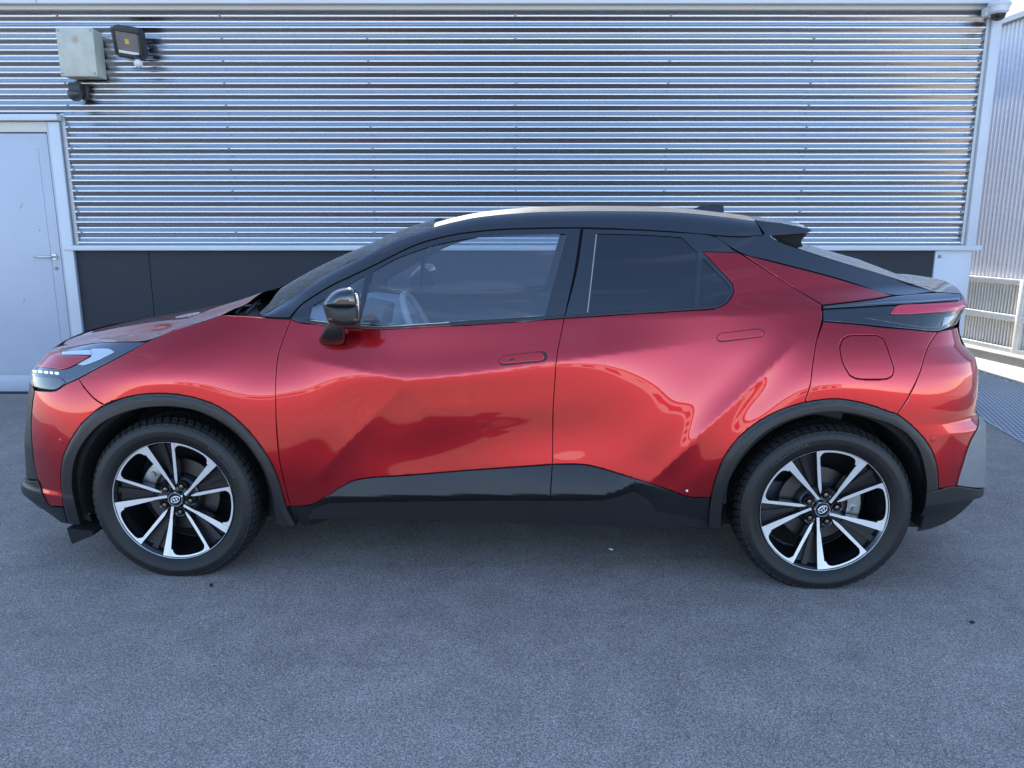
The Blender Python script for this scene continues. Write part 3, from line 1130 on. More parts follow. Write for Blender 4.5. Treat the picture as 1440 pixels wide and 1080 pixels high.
# ---- doors
front_door = panel('door', DOORF_FRONT + CLAD_TOP_F[1:] + DOOR_MID[::-1][1:] + BELT_F[::-1][1:-1], M_PAINT, car)
rear_door = panel('door', DOOR_MID + CLAD_TOP_R[::-1][1:] + [q for q in ARCH_R_OUT[2:9]] + DOORR_REAR[::-1] + BELT_R[::-1][:-1], M_PAINT, car)

# ---- fender, bumper
HOODLINE = [(207, 480.8), (246.7, 463.5), (283.5, 453), (308, 443.8)]
HEAD_LOW = [(207.5, 481.7), (176.7, 497.5), (143, 515), (110.8, 532), (91.7, 541), (78, 549)]
FEND_BUMP = [(110.8, 532.5), (120, 546.7), (133, 561), (146.7, 569.7)]
FEND_TOP = [(308, 443.8), (332, 444.3), (357.5, 445.6), (386, 448), (409, 449)]
fender = panel('fender', HOODLINE + FEND_TOP[1:] + DOORF_FRONT[1:] + ARCH_F_OUT[1:12] + [(160, 564)] + FEND_BUMP[::-1] + HEAD_LOW[1:3][::-1], M_PAINT, car)
bumper = panel('bumper', FEND_BUMP + ARCH_F_OUT[13:20] + [(72, 712), (64, 704), (57.8, 690), (53, 674), (48.3, 653), (45.5, 628), (44, 600), (46, 567), (49, 549), (60, 550), (78, 549.5), (91.7, 541)], M_PAINT, car)

# ---- rear quarter, its upper piece, rear bumper
FUEL = [(1181, 486.7), (1185, 476.7), (1195, 472), (1214, 471.5), (1233, 471.7), (1241.7, 476), (1246.7, 486.7), (1252, 502), (1256.7, 518), (1255, 528), (1246.7, 533), (1206.7, 533), (1195, 528), (1186.7, 513), (1182.5, 500)]
BUMP_SEAM = [(1318.5, 467), (1308, 481.7), (1300, 500), (1291.7, 528), (1276.7, 560), (1262, 582.5)]
quarter = panel('quarter_panel', [(1157.5, 452.5), (1206.7, 456.5), (1240, 460.5), (1278, 463.5)] + BUMP_SEAM + ARCH_R_OUT[8:14][::-1] + [(1131.7, 566), (1139, 543), (1142.7, 513), (1148, 480)], M_PAINT, car, holes=[FUEL], tilt=0.4)
fuel = panel('fuel_door', FUEL, M_PAINT, quarter, gap=0.0022)
pillar = panel('rear_pillar_panel', [(1043, 357), (1083, 367.5), (1158, 386.7), (1200, 399), (1255, 415.8), (1233, 420), (1156.7, 429), (1093, 390)], M_PAINT, car)
rbumper = panel('bumper', BUMP_SEAM[::-1] + [(1330, 464)] + [('r', z_, .003) for z_ in (1.05, .985, .926, .872, .80, .73, .70)] + [(1366, 620), (1352, 662), (1346, 683), (1320, 687.5)] + [(1319.7, 673), (1317, 653), (1310, 633), (1298, 615), (1280, 596.7)], M_PAINT, car)
rclad = panel('bumper_insert', [(1346, 683), (1352, 662), (1366, 620), ('r', .70, .012)] + [('r', z_, .003) for z_ in (.67, .62, .53, .44, .375)], noise_var(mat('silver_grey_trim', (0.20, 0.21, 0.22), 0.45, 0.3), 40, 0.05), car, off=0.006)


def arch_fn(out_pts):
    ol = unproj(out_pts, W)

    def f(x, z):
        d, _ = seg_dist(x, z, ol)
        return -0.006 * np.exp(-(d / 0.012) ** 2)
    return f


def fade_low(z0, k):
    return lambda x, z: -k * np.maximum(z0 - z, 0)


arch_f = panel('wheel_arch_trim', ARCH_F_OUT + ARCH_F_IN, M_CLAD, car, off=0.012, fn=arch_fn(ARCH_F_OUT), flange=0.05, tilt=0.3)
arch_r = panel('wheel_arch_trim', ARCH_R_OUT + ARCH_R_IN, M_CLAD, car, off=0.012, fn=arch_fn(ARCH_R_OUT), flange=0.05, tilt=0.3)
lip_r = panel('lower_bumper_trim', [(1319.7, 689), (1346, 684), ('r', .37, .003), ('r', .335, .004), (1365, 704), (1343, 715), (1327, 721), (1308, 725.5), (1294, 726), (1300, 714), (1303, 692)], M_CLAD, car, off=0.008, fn=lambda x, z: -0.35 * np.maximum(0.36 - z, 0), flange=0.05)
lip_f = panel('lower_bumper_trim', [(89.3, 714), (95, 737), (85, 735), (60, 716), ('f', .21, .02), ('f', .27, .003), ('f', .31, .003), ('f', .345, .004), (53, 676), (57.8, 690.5), (64, 705), (72, 712.5)], M_CLAD, car, off=0.006, fn=lambda x, z: -0.3 * np.maximum(0.30 - z, 0), flange=0.05)
insert_f = panel('grille_side_trim', [(43.5, 533), (48.5, 549), (45.5, 567), (43.5, 600), (45, 628), (48, 653), (53, 675)] + [('f', z_, .004) for z_ in (.355, .42, .525, .64, .75, .79)], M_CLAD, car, off=-0.004, flange=0.03)

# ---- door cladding: upper face leans back, lower face turns under
CZ = interp(*np.array([at_w(a, b, .9) for a, b in ((440, 704), (460, 701.5), (600, 699), (766, 694.5), (849, 692), (871, 686), (893, 676), (932, 688), (998, 702))]).T)


def clad_fn(x, z):
    zc = CZ(x)
    up, dn = np.maximum(z - zc, 0), np.maximum(zc - z, 0)
    lean = np.interp(x, [.50, .66], [1.0, 0.0]) * np.interp(x, [-.78, -.70], [0, 1])
    return 0.004 + lean * (0.024 - 0.30 * up) - (0.24 + 0.95 * lean) * dn


def smooth_w(x, z):
    return tps(x, np.minimum(z, ZB(x)))


cl_f = panel('sill_cladding', CLAD_TOP_F[::-1] + CLAD_BOT_F[::-1], M_CLAD, front_door, base=smooth_w, fn=clad_fn, flange=0.05, tilt=0.2)
cl_r = panel('sill_cladding', CLAD_TOP_R[::-1] + [(997, 744), (960, 742), (915.6, 736), (843, 731), (769, 730)], M_CLAD, rear_door, base=smooth_w, fn=clad_fn, flange=0.05, tilt=0.2)

# ---- handles
HF = [(701, 506.7), (706, 500.8), (734, 497), (762.5, 494), (768, 496.5), (770, 501.5), (767, 507.5), (761.7, 509), (734, 511.5), (706.7, 513.8), (702.5, 511.7)]
HR = [(1007.5, 474.5), (1012.5, 468.5), (1040, 465), (1067, 462), (1073.5, 464), (1075.5, 468), (1072.5, 473.5), (1045, 477.5), (1017, 481), (1010, 480)]


def shrink(p, dx0, dx1, dy0, dy1):
    p = np.array(p, float)
    lo_, hi_ = p.min(0), p.max(0)
    s = (p - lo_) / (hi_ - lo_)
    return [(lo_[0] + dx0 + u * (hi_[0] - lo_[0] - dx0 - dx1), lo_[1] + dy0 + v * (hi_[1] - lo_[1] - dy0 - dy1)) for u, v in s]


M_GAP = mat('recess_black', (0.01, 0.008, 0.01), 0.6)
panel('handle_recess', HF, M_GAP, front_door, off=0.003, gap=0, flange=0.006, tilt=0, res=0.008)
panel('door_handle', shrink(HF, 1.2, 4.2, 0.8, 2.2), M_PAINT, front_door, off=0.0065, gap=0, flange=0.005, tilt=0.6, res=0.008)
panel('handle_recess', HR, M_GAP, rear_door, off=0.003, gap=0, flange=0.006, tilt=0, res=0.008)
panel('door_handle', shrink(HR, 0.8, 1.2, 0.6, 1.6), M_PAINT, rear_door, off=0.0065, gap=0, flange=0.005, tilt=0.6, res=0.008)
KEY = [(716.5, 506), (720, 504.2), (723.5, 504), (723.8, 506), (720.5, 506.3), (718, 507.6)]
panel('key_slot', KEY, M_GAP, front_door, off=0.0072, gap=0, flange=0, tilt=0, res=0.004)

# ---- greenhouse
FRAME_TOP = [(409, 447.5), (427, 427), (464, 403.5), (490, 391), (525.6, 374), (579, 347.7), (623, 334), (668, 326.6), (723, 322.6), (817, 321)]
GLASS_F = [(505.5, 455), (515, 418), (524.5, 382), (557, 364.4), (601, 348), (645, 338), (690, 333), (745, 330.5), (796, 329.5), (781, 386), (766, 443.5), (705, 447.5), (645, 451), (579, 456.5)]
GLASS_FQ = [(435, 447.5), (439, 430.5), (475, 409), (513, 387.5), (507, 417), (500, 452.5), (460, 451.5)]
front_frame = panel('window_frame', BELT_F + [(808, 380), (817, 321)] + FRAME_TOP[::-1][1:], M_GBLACK, front_door, holes=[GLASS_F, GLASS_FQ], hflange=0.016, tilt=0.25)
panel('window_glass', GLASS_F, M_GLASS, front_door, off=-0.006, gap=-0.004, flange=0, tilt=0, res=0.02)
panel('quarter_glass', GLASS_FQ, M_GLASS, front_door, off=-0.006, gap=-0.004, flange=0, tilt=0, res=0.02)
GLASS_R = [(840, 329), (900, 330.5), (958, 334), (980, 355), (978, 393), (975, 431.7), (900, 435.7), (827, 439.5), (833, 384)]
GLASS_RQ = [(988.5, 364), (1008, 384), (1026, 403), (1027.5, 409), (1018, 424), (1008, 430), (982, 432.5), (985, 398)]
rear_frame = panel('window_frame', BELT_R + [(1037, 355.5), (1002, 332), (946.7, 326.7), (893, 323.7), (820, 321.7), (811, 380)], M_GBLACK, rear_door, holes=[GLASS_R, GLASS_RQ], hflange=0.016, tilt=0.25)
panel('window_glass', GLASS_R, M_TINT, rear_door, off=-0.005, gap=-0.004, flange=0, tilt=0, res=0.02)
panel('quarter_glass', GLASS_RQ, M_TINT, rear_door, off=-0.005, gap=-0.004, flange=0, tilt=0, res=0.02)
panel('glass_run_strip', [(838, 329.5), (839.5, 329.5), (827, 439.5), (825.5, 439.5)], mat('grey_strip', (0.25, 0.25, 0.24), 0.4), rear_door, off=0.002, gap=0, flange=0.003, tilt=0, res=0.01)
BELTMOLD = BELT_F[1:] + [(793.5, 443), (660, 452), (600, 455.5), (538, 459), (485, 456.5), (459, 453), (425, 449)]
panel('belt_moulding', BELTMOLD, M_BLKPL, front_door, off=0.008, gap=0, flange=0.006, tilt=0.3, res=0.01)
panel('belt_moulding', BELT_R[:4] + [(1006, 430.5), (976.7, 432.5), (893, 437.5), (795, 443.5)], M_BLKPL, rear_door, off=0.008, gap=0, flange=0.006, tilt=0.3, res=0.01)

# roof side rail and A pillar
RAIL_TOP = [(366, 444.6), (379, 437.8), (422.5, 408), (457, 387), (490, 369.5), (534, 346.5), (557, 336), (579, 328.3), (610, 319.5), (640, 311), (681, 303.5), (753, 298), (822, 296.8), (926, 297.3), (967, 299.5), (1015, 304.5), (1063, 311)]
RAIL_BOT = [(1073, 330.5), (1043, 332.7), (1003, 330.5), (946.7, 325.7), (893, 322.7), (817, 320), (723, 321.4), (668, 325.4), (623, 332.8), (579, 346.3), (525.6, 372.6), (490, 389.5), (464, 402), (427, 425.5), (407, 446.5), (385, 446.5)]
_rt = unproj(RAIL_TOP, W)


def rail_fn(x, z):
    d, _ = seg_dist(x, z, _rt)
    return -0.016 * np.exp(-d / 0.016)


rail = panel('roof_rail', RAIL_TOP + RAIL_BOT, M_GBLACK, car, tilt=0.25, fn=rail_fn, res=0.009)
HATCH_TOP = [(1073, 331), (1104, 343), (1160, 362), (1240, 385.5), (1290, 402), (1316, 410.5)]
hatch_side = panel('tailgate_side_trim', [(1003, 331.5), (1043, 333.7)] + HATCH_TOP + [(1255, 415.2), (1200, 398), (1158, 385.7), (1083, 366.5), (1043, 356)], M_GBLACK, car, tilt=0.2)

# ---- headlamp
HEADL = [(69, 493.5), (85, 491), (127, 483.3), (170, 481), (207, 481), (176.7, 497), (143, 514.5), (110.8, 531.5), (91.7, 540.5), (78, 548.5), (62, 548), (50.5, 545.5), ('f', .795, .004), ('f', .84, .004), (47, 513)]
headl = panel('headlamp', HEADL, M_LENS, car, tilt=0.4)
nose = panel('bonnet_tip', [(47, 513), (69, 494.6), (84, 491.6), (87, 499), (108, 500), (126.5, 500.8), (92, 518), (72, 517.2)], M_PAINT, car, off=0.007, gap=0, flange=0.008, res=0.009)
panel('light_bar', [(86.5, 494.5), (110, 493), (128, 492.5), (128, 499), (110, 498.6), (87.5, 498.4)], M_DRL, headl, off=0.006, gap=0, flange=0.005, res=0.008)
panel('light_guide', [(128.5, 490.5), (151.7, 490.5), (161, 495), (149, 501), (136.7, 507), (118, 513.5), (109, 512), (127.5, 502), (128.5, 499)], M_DRL, headl, off=0.003, gap=0, flange=0.003, res=0.008)
for (a, b) in ((46, 52), (54, 60), (62, 68), (70, 75), (77, 83)):
    y_ = 520.3 + (a - 46) * 0.09
    b = b - 1.2
    panel('led', [(a, y_), (b, y_ + 0.5), (b, y_ + 3.6), (a, y_ + 3.0)], M_LED, headl, off=0.004, gap=0, flange=0.003, res=0.008, tilt=0)
panel('lower_lens', [(46, 528), (84, 531), (92, 538), (78, 547.5), (62, 547), (51.5, 544.5)], M_GBLACK, headl, off=0.003, gap=0, flange=0.003, res=0.01)

# ---- tail lamp
TAIL = [(1156.7, 430), (1233, 420.8), (1255, 416.6), (1290, 413.2), (1316, 411.5), (1336, 412.2), ('r', 1.178, .004), ('r', 1.14, .003), ('r', 1.10, .003), ('r', 1.065, .004), (1328, 463), (1318, 466), (1278, 462.7), (1206.7, 455.5), (1157.5, 451.7)]
tail = panel('tail_lamp', TAIL, M_GBLACK, car, off=0.001, tilt=0.4)


def fin_fn(x, z):
    return 0.0 * x


panel('red_lens', [(1264, 429.3), (1300, 427), (1350, 423.6), (1356, 421), (1356.5, 433), (1349, 437), (1310, 439.5), (1280, 441.7), (1251.5, 441.7)], M_TAILRED, tail, off=0.006, gap=0, flange=0.005, res=0.01)
panel('lens_fin', [(1158, 431.5), (1233, 426), (1290, 423.5), (1350, 419), (1351, 421.5), (1290, 426.2), (1233, 429), (1158, 433.5)], M_GBLACK, tail, off=0.012, gap=0, flange=0.012, res=0.01, tilt=0.7)
panel('reflector', [(1328, 446), (1346, 441), (1345, 446), (1332, 456), (1324, 459)], mat('clear_reflector', (0.22, 0.23, 0.24), 0.25, 0.5, Coat_Weight=1.0), tail, off=0.004, gap=0, flange=0.003, res=0.008)
panel('smoked_lens', [(1213, 446.7), (1252, 443.4), (1310, 441), (1340, 439.3), (1316, 462), (1285, 459)], mat('smoked_ribbed_lens', (0.03, 0.028, 0.025), 0.18, 0.3, Coat_Weight=1.0), tail, off=0.003, gap=0, flange=0.003, res=0.01)

# ---- parking sensors, small screw
for (a, b, par) in ((86, 620.5, bumper), (1312, 617.5, rbumper)):
    x_, z_ = unproj([(a, b)], W)[0]
    ring = [(x_ + .011 * math.cos(t), z_ + .011 * math.sin(t)) for t in np.linspace(0, 2 * math.pi, 14)[:-1]]
    panel('parking_sensor', ring, M_PAINT, par, xz=True, off=0.002, gap=0, flange=0.004, res=0.006, tilt=0.9)
x_, z_ = unproj([(966, 690)], W)[0]
panel('stone_chip', [(x_ + .005 * math.cos(t), z_ + .005 * math.sin(t)) for t in np.linspace(0, 2 * math.pi, 9)[:-1]], mat('white_chip', (0.8, 0.8, 0.78), 0.4), rear_door, xz=True, off=0.001, gap=0, flange=0.001, res=0.004, tilt=0)

# ------------------------------------------------------------------ dark inner shell behind the shut lines
def trim_fn(x, z):
    return -0.0 * x


WELL_F = [(AX * -1 + 0.395 * math.cos(t), HUBZ + 0.01 + 0.395 * math.sin(t)) for t in np.linspace(R(-25), R(205), 40)]
WELL_R = [(AX + 0.395 * math.cos(t), HUBZ + 0.01 + 0.395 * math.sin(t)) for t in np.linspace(R(-25), R(205), 40)]


def grow(pts, k=0.012):
    q = smooth_loop(unproj(pts, W), 0.02)
    if area(q) < 0:
        q = q[::-1]
    return [tuple(v) for v in q + normals2d(q) * k]


side_out = [tuple(v) for v in unproj(RAIL_TOP[1:], W)] + [tuple(v) for v in unproj(HATCH_TOP, W)] + [(float(XRt(z)) - .03, z) for z in (1.12, 1.0, .85, .6, .36)] + [(1.75, .24), (.9, .24), (-.75, .24), (-1.75, .22)] + [(float(XFt(z)) + .03, z) for z in (.27, .5, .7, .83)] + [(-1.85, .89)] + [tuple(v) for v in unproj([(127, 486), (170, 484), (207, 484), (246.7, 466), (283.5, 456), (312, 446.5), (366, 447)], W)]
shell = panel('inner_shell', side_out, M_INNER, car, xz=True, base=lambda x, z: smooth_w(x, z) * 0 + W(x, z), off=-0.022, gap=0.004, flange=0, tilt=0, res=0.025,
              holes=[grow(GLASS_F), grow(GLASS_FQ), grow(GLASS_R), grow(GLASS_RQ), WELL_F, WELL_R])

MIRROR_PARTS = [front_door, rear_door, fender, bumper, quarter, pillar, rbumper, rclad, arch_f, arch_r, lip_r, lip_f, insert_f, rail, hatch_side, headl, nose, tail, shell]


# ------------------------------------------------------------------ lofts from side to side
def loft(name, side, m, parent, bx=0.0, bz=0.0, px=2.2, pz=2.4, n=40, drop=0.0, wscale=1.0, step=0.03, crease=None):
    """side: (x,w,z) points along the near edge; spans to the mirrored edge with a crown"""
    side = np.array(side, float)
    # resample with a spline so the surface is smooth along its length
    d = np.r_[0, np.cumsum(np.linalg.norm(np.diff(side, axis=0), axis=1))]
    k = max(4, int(d[-1] / step))
    q = np.linspace(0, d[-1], k + 1)
    S = np.stack([np.interp(q, d, side[:, i]) for i in range(3)], 1)
    for _ in range(4):
        S[1:-1] = (S[:-2] + 2 * S[1:-1] + S[2:]) / 4
    t = q / d[-1]
    BX = np.interp(t, np.linspace(0, 1, len(bx)), bx) if np.ndim(bx) else np.full(k + 1, bx)
    BZ = np.interp(t, np.linspace(0, 1, len(bz)), bz) if np.ndim(bz) else np.full(k + 1, bz)
    V, Fc = [], []
    vs = np.sin(np.linspace(-math.pi / 2, math.pi / 2, n + 1)) * 0.35 + np.linspace(-1, 1, n + 1) * 0.65
    for i in range(k + 1):
        for v in vs:
            a = 1 - abs(v) ** px
            c = 1 - abs(v) ** pz
            z_add = BZ[i] * c - drop
            if crease:
                z_add += crease(t[i], v)
            V.append((S[i, 0] + BX[i] * a, S[i, 1] * wscale * v, S[i, 2] + z_add))
    for i in range(k):
        for j in range(n):
            a = i * (n + 1) + j
            Fc.append((a, a + 1, a + n + 2, a + n + 1))
    return mesh_obj(name, V, Fc, m, parent, True)


def edge(pts, wf=W, dw=0.0):
    q = unproj(pts, wf)
    return [(a, float(W(a, b)) + dw, b) for a, b in q]


HOOD_EDGE = [(70, 494), (86, 490.5), (127, 482.8), (170, 480.3), (207, 480)] + HOODLINE[1:] + [(312, 443)]
he = edge(HOOD_EDGE)


def hood_crease(t, v):
    a = abs(v)
    return 0.010 * math.exp(-((a - 0.62) / 0.10) ** 2) * min(1, t * 3) - 0.006 * math.exp(-((a - 0.80) / 0.07) ** 2)


hood = loft('bonnet', he, M_PAINT, car, bx=[-0.10, -0.04, 0.02, 0.10], bz=[0.030, 0.040, 0.068, 0.095], pz=2.0, n=60, step=0.02, crease=hood_crease)
cowl_e = edge([(308, 444.5), (335, 445), (368, 445.5)])
loft('cowl_panel', [(a, b - 0.012, c - 0.022) for a, b, c in cowl_e], mat('cowl_plastic', (0.008, 0.008, 0.009), 0.85), car, bx=[0.08, 0.0, -0.10], bz=[0.055, 0.055, 0.05], step=0.03)
WS = [(a, b - 0.014, c) for a, b, c in edge(RAIL_TOP[:9])]
loft('windscreen', WS, M_SCREEN, car, bx=[-0.20, -0.16, -0.10, -0.05], bz=[0.035, 0.03, 0.03, 0.045], px=2.0, pz=2.2, step=0.04)
RF = [(a, b - 0.014, c) for a, b, c in edge(RAIL_TOP[8:])]
roof = loft('roof', RF, M_ROOF, car, bx=[-0.05, 0, 0, 0.06], bz=[0.026, 0.036, 0.036, 0.034], pz=2.0, step=0.03)
RG = edge(HATCH_TOP)
loft('rear_window', RG, M_GBLACK, car, bx=[0.05, 0.06, 0.07, 0.08], bz=[0.045, 0.05, 0.05, 0.03], pz=2.2, step=0.03)

# wipers lying in the cowl
for (a, b, dz) in (((332, 440), (352, 424), 0.0), ((346, 441), (372, 420), 0.0)):
    p0 = at_w(*a, 0.66)
    p1 = at_w(*b, 0.30)
    tube('wiper', [(p0[0], -0.66, p0[1]), ((p0[0] + p1[0]) / 2, -0.48, (p0[1] + p1[1]) / 2 + 0.012), (p1[0], -0.30, p1[1])], [0.007, 0.009, 0.005], M_BLKPL, car, 8)

# front and rear faces
zf = np.linspace(0.30, 0.86, 16)
front_face = loft('grille_panel', [(float(XFt(z)) + 0.012, WIN - 0.004, z) for z in zf], M_CLAD, car, bx=-0.055, px=2.4, step=0.04)
for zc in np.linspace(0.40, 0.66, 6):
    x0 = float(XFt(zc))
    V = [(x0 - 0.055 * (1 - abs(v) ** 2.4) - 0.006, 0.5 * v, zc) for v in np.linspace(-1, 1, 21)]
    tube('grille_bar', V, 0.009, M_BLKPL, front_face, 6)
loft('front_lip', [(-2.06, .62, .19), (-2.155, .605, .27), (-2.165, .603, .33), (-2.14, .6, .35)], M_CLAD, car, bx=-0.055, px=2.4, step=0.03)
loft('nose_panel', edge([(43.5, 520), (47, 513), (58, 503.5), (70, 494)]), M_PAINT, car, bx=[-.075, -.09, -.10, -.10], bz=[0, .012, .025, .035], pz=2.0, step=0.02)
zr = np.linspace(0.68, 1.10, 14)
loft('tailgate', [(float(XRt(z)) - 0.004, float(W(XRt(z) - .004, z)), z) for z in zr], M_PAINT, car, bx=0.06, px=2.6, step=0.03)
zr = np.linspace(0.30, 0.68, 12)
loft('rear_bumper_insert', [(float(XRt(z)) + 0.004, WIN + 0.004, z) for z in zr], MATS['silver_grey_trim'], car, bx=0.05, px=2.6, step=0.03)
loft('rear_lip', [(1.80, .6, .24), (1.93, .6, .29), (float(XRt(.335)) - .03, .6, .325), (float(XRt(.335)) - .004, .6, .34), (float(XRt(.37)) - .004, .6, .37)], M_CLAD, car, bx=0.05, px=2.6, step=0.03)
# ducktail lip between the tail lamps
lipx = edge([(1316, 410.5), (1336, 411.5), (1352, 413)])
lipx = [(a, max(b, 0.5), c) for a, b, c in lipx]
loft('ducktail', lipx, M_GBLACK, car, bx=[0.06, 0.08, 0.10], bz=[0.03, 0.035, 0.038], pz=3, step=0.015)
lip2 = [lipx[-1], (lipx[-1][0] + .01, lipx[-1][1], lipx[-1][2] - .02), (1.93, .58, 1.12), (1.92, .58, 1.08)]
loft('light_strip', lip2, M_TAILRED, car, bx=[0.10, 0.09, 0.06, 0.06], bz=[0.038, 0.03, 0.0, 0.0], pz=3, step=0.015)

# roof spoiler
def spoil(px, py, w_=0.52):
    return at_w(px, py, w_)


prof = [spoil(1061, 309.5), spoil(1100, 314.5), spoil(1136, 321.5), spoil(1137.5, 325), spoil(1130, 327.5), spoil(1100, 330), spoil(1074, 331.5)]
V, Fc = [], []
ns = 24
for i in range(ns + 1):
    v = -1 + 2 * i / ns
    cr = 0.032 * (1 - abs(v) ** 2.2)
    bk = 0.05 * (1 - v * v)
    for j, (x, z) in enumerate(prof):
        V.append((x + (bk if 1 < j < 5 else bk * 0.4), (0.532 if j < 3 else 0.56) * v, z + cr))
k = len(prof)
for i in range(ns):
    for j in range(k):
        j2 = (j + 1) % k
        Fc.append((i * k + j, i * k + j2, (i + 1) * k + j2, (i + 1) * k + j))
Fc += [tuple(range(k)), tuple(ns * k + j for j in range(k))[::-1]]
spo = mesh_obj('roof_spoiler', V, Fc, M_GBLACK, car, True)
spo.data.set_sharp_from_angle(angle=R(30))
spm = [spoil(1076, 331, .5), spoil(1100, 347, .5), spoil(1104, 350.5, .5), spoil(1123, 351, .5), spoil(1127, 347, .5), spoil(1123.5, 339, .5), spoil(1133, 328, .5)]
prism('spoiler_support', spm, -0.53, 0.53, M_INNER, spo, 0.006)
# shark-fin aerial on the roof centre line
fin = [at_w(968, 297, 0), at_w(978, 292, 0), at_w(990, 288.2, 0), at_w(1000, 287, 0), at_w(1017.5, 288.3, 0), at_w(1016, 303, 0), at_w(990, 303, 0)]
V = [(x, 0.0, z) for x, z in fin[:5]]
bm = bmesh.new()
top = [bm.verts.new((x, 0.0, z)) for x, z in fin[:5]]
lt = [bm.verts.new((fin[0][0] + (fin[5][0] - fin[0][0]) * i / 4, -0.032 * min(1, 0.25 + i / 3), fin[0][1] - 0.02)) for i in range(5)]
rt = [bm.verts.new((v.co.x, -v.co.y, v.co.z)) for v in lt]
for i in range(4):
    bm.faces.new((top[i], top[i + 1], lt[i + 1], lt[i]))
    bm.faces.new((top[i + 1], top[i], rt[i], rt[i + 1]))
bm.faces.new((top[4], rt[4], lt[4]))
bmesh.ops.recalc_face_normals(bm, faces=bm.faces)
bm_obj('aerial_fin', bm, M_GBLACK, car, True)

# underbody, wheel wells
box('underbody', -1.9, 1.85, -0.70, 0.70, 0.20, 0.30, M_INNER, car)
for ax_ in (-AX, AX):
    for sgn in (-1, 1):
        o = lathe_y('wheel_well', [(0.0, 0.50), (0.30, 0.50), (0.402, 0.52), (0.405, 0.80), (0.40, 0.868)], M_INNER, car, 48, sharp=60, a0=R(-12), a1=R(192))
        o.location = (ax_, 0, HUBZ + 0.01)
        if sgn < 0:
            o.rotation_euler = (0, 0, math.pi)
bx0 = box('engine_block', -1.9, -0.9, -0.48, 0.48, 0.30, 0.86, M_INNER, car)
# little air dam ahead of the front wheel
for sgn in (1, -1):
    dam = [at_w(102, 738, .8), at_w(138, 742, .8), at_w(138, 748, .8), at_w(109, 760, .8)]
    prism('air_dam', dam, -0.84 * sgn, -0.60 * sgn, M_INNER, car)
for sgn in (1, -1):
    flp = [at_w(1015, 700, .8), at_w(1022, 700, .8), at_w(1024, 746, .8), at_w(1015, 746, .8)]

# ------------------------------------------------------------------ cabin
box('cabin_floor', -0.95, 1.5, -0.72, 0.72, 0.30, 0.40, M_INTER, car)
dash = bmesh.new()
dp = [(-0.98, .55), (-0.98, 1.05), (-0.80, 1.075), (-0.60, 1.05), (-0.52, .98), (-0.55, .80), (-0.62, .55)]
prism('dashboard', dp, -0.70, 0.70, M_INTERL, car, 0.02)
dash.free()
prism('instrument_hood', [(-0.72, 1.04), (-0.62, 1.125), (-0.50, 1.10), (-0.52, 1.0)], -0.50, -0.24, M_INTER, car, 0.01)
sw = empty('steering_wheel', (-0.36, -0.37, 0.985), 0, car)
sw.rotation_euler = (0, R(-24), 0)
ring = [(0.0, 0.18 * math.cos(t), 0.18 * math.sin(t)) for t in np.linspace(0, 2 * math.pi, 41)[:-1]]
tube('rim', ring, 0.016, M_INTERL, sw, 10, True)
for t in (R(0), R(180), R(-90)):
    tube('spoke', [(0, 0.17 * math.cos(t), 0.17 * math.sin(t)), (-0.015, 0.05 * math.cos(t), 0.05 * math.sin(t))], 0.017, M_INTERL, sw, 8)
hb = lathe_y('boss', [(0, -0.02), (0.06, -0.015), (0.07, 0.01), (0.03, 0.03)], M_INTER, sw, 20)
hb.rotation_euler = (0, 0, R(90))
for sy in (-0.37, 0.37):
    st = empty('seat', (0.42, sy, 0.40), 0, car)
    prism('cushion', [(-0.45, 0.0), (-0.47, 0.16), (-0.40, 0.2), (0.05, 0.17), (0.1, 0.0)], -0.25, 0.25, M_INTER, st, 0.03)
    prism('backrest', [(-0.02, 0.12), (0.10, 0.10), (0.36, 0.66), (0.33, 0.72), (0.22, 0.70)], -0.24, 0.24, M_INTER, st, 0.03)
    prism('headrest', [(0.27, 0.74), (0.37, 0.74), (0.42, 0.92), (0.36, 0.95), (0.30, 0.92)], -0.13, 0.13, M_INTER, st, 0.025)
prism('rear_bench', [(0.85, .40), (0.80, .62), (1.20, .60), (1.42, 1.05), (1.52, 1.05), (1.45, .40)], -0.62, 0.62, M_INTER, car, 0.02)
prism('rear_view_mirror', [(-0.37, 1.32), (-0.35, 1.39), (-0.335, 1.39), (-0.345, 1.32)], -0.11, 0.11, M_BLKPL, car, 0.008)
loft('headliner', [(a, b - 0.03, c - 0.03) for a, b, c in RF], M_INTERL, car, bz=0.02, step=0.08, n=12)

# ------------------------------------------------------------------ door mirror
def section(pts, w_, k=1.0, dx=0.0, dz=0.0):
    q = np.array([at_w(a, b, w_) for a, b in pts])
    c = q.mean(0)
    q = c + (q - c) * k + (dx, dz)
    return [(x, -w_, z) for x, z in q]


def skin(name, secs, m, parent, sharp=40, cap=True):
    n = len(secs[0])
    V = [p for s_ in secs for p in s_]
    Fc = []
    for i in range(len(secs) - 1):
        for j in range(n):
            j2 = (j + 1) % n
            Fc.append((i * n + j, i * n + j2, (i + 1) * n + j2, (i + 1) * n + j))
    if cap:
        Fc.append(tuple(range(n))[::-1])
        Fc.append(tuple((len(secs) - 1) * n + j for j in range(n)))
    o = mesh_obj(name, V, Fc, m, parent, True)
    b_m = bmesh.new()
    b_m.from_mesh(o.data)
    bmesh.ops.recalc_face_normals(b_m, faces=b_m.faces)
    b_m.to_mesh(o.data)
    b_m.free()
    o.data.set_sharp_from_angle(angle=R(sharp))
    return o


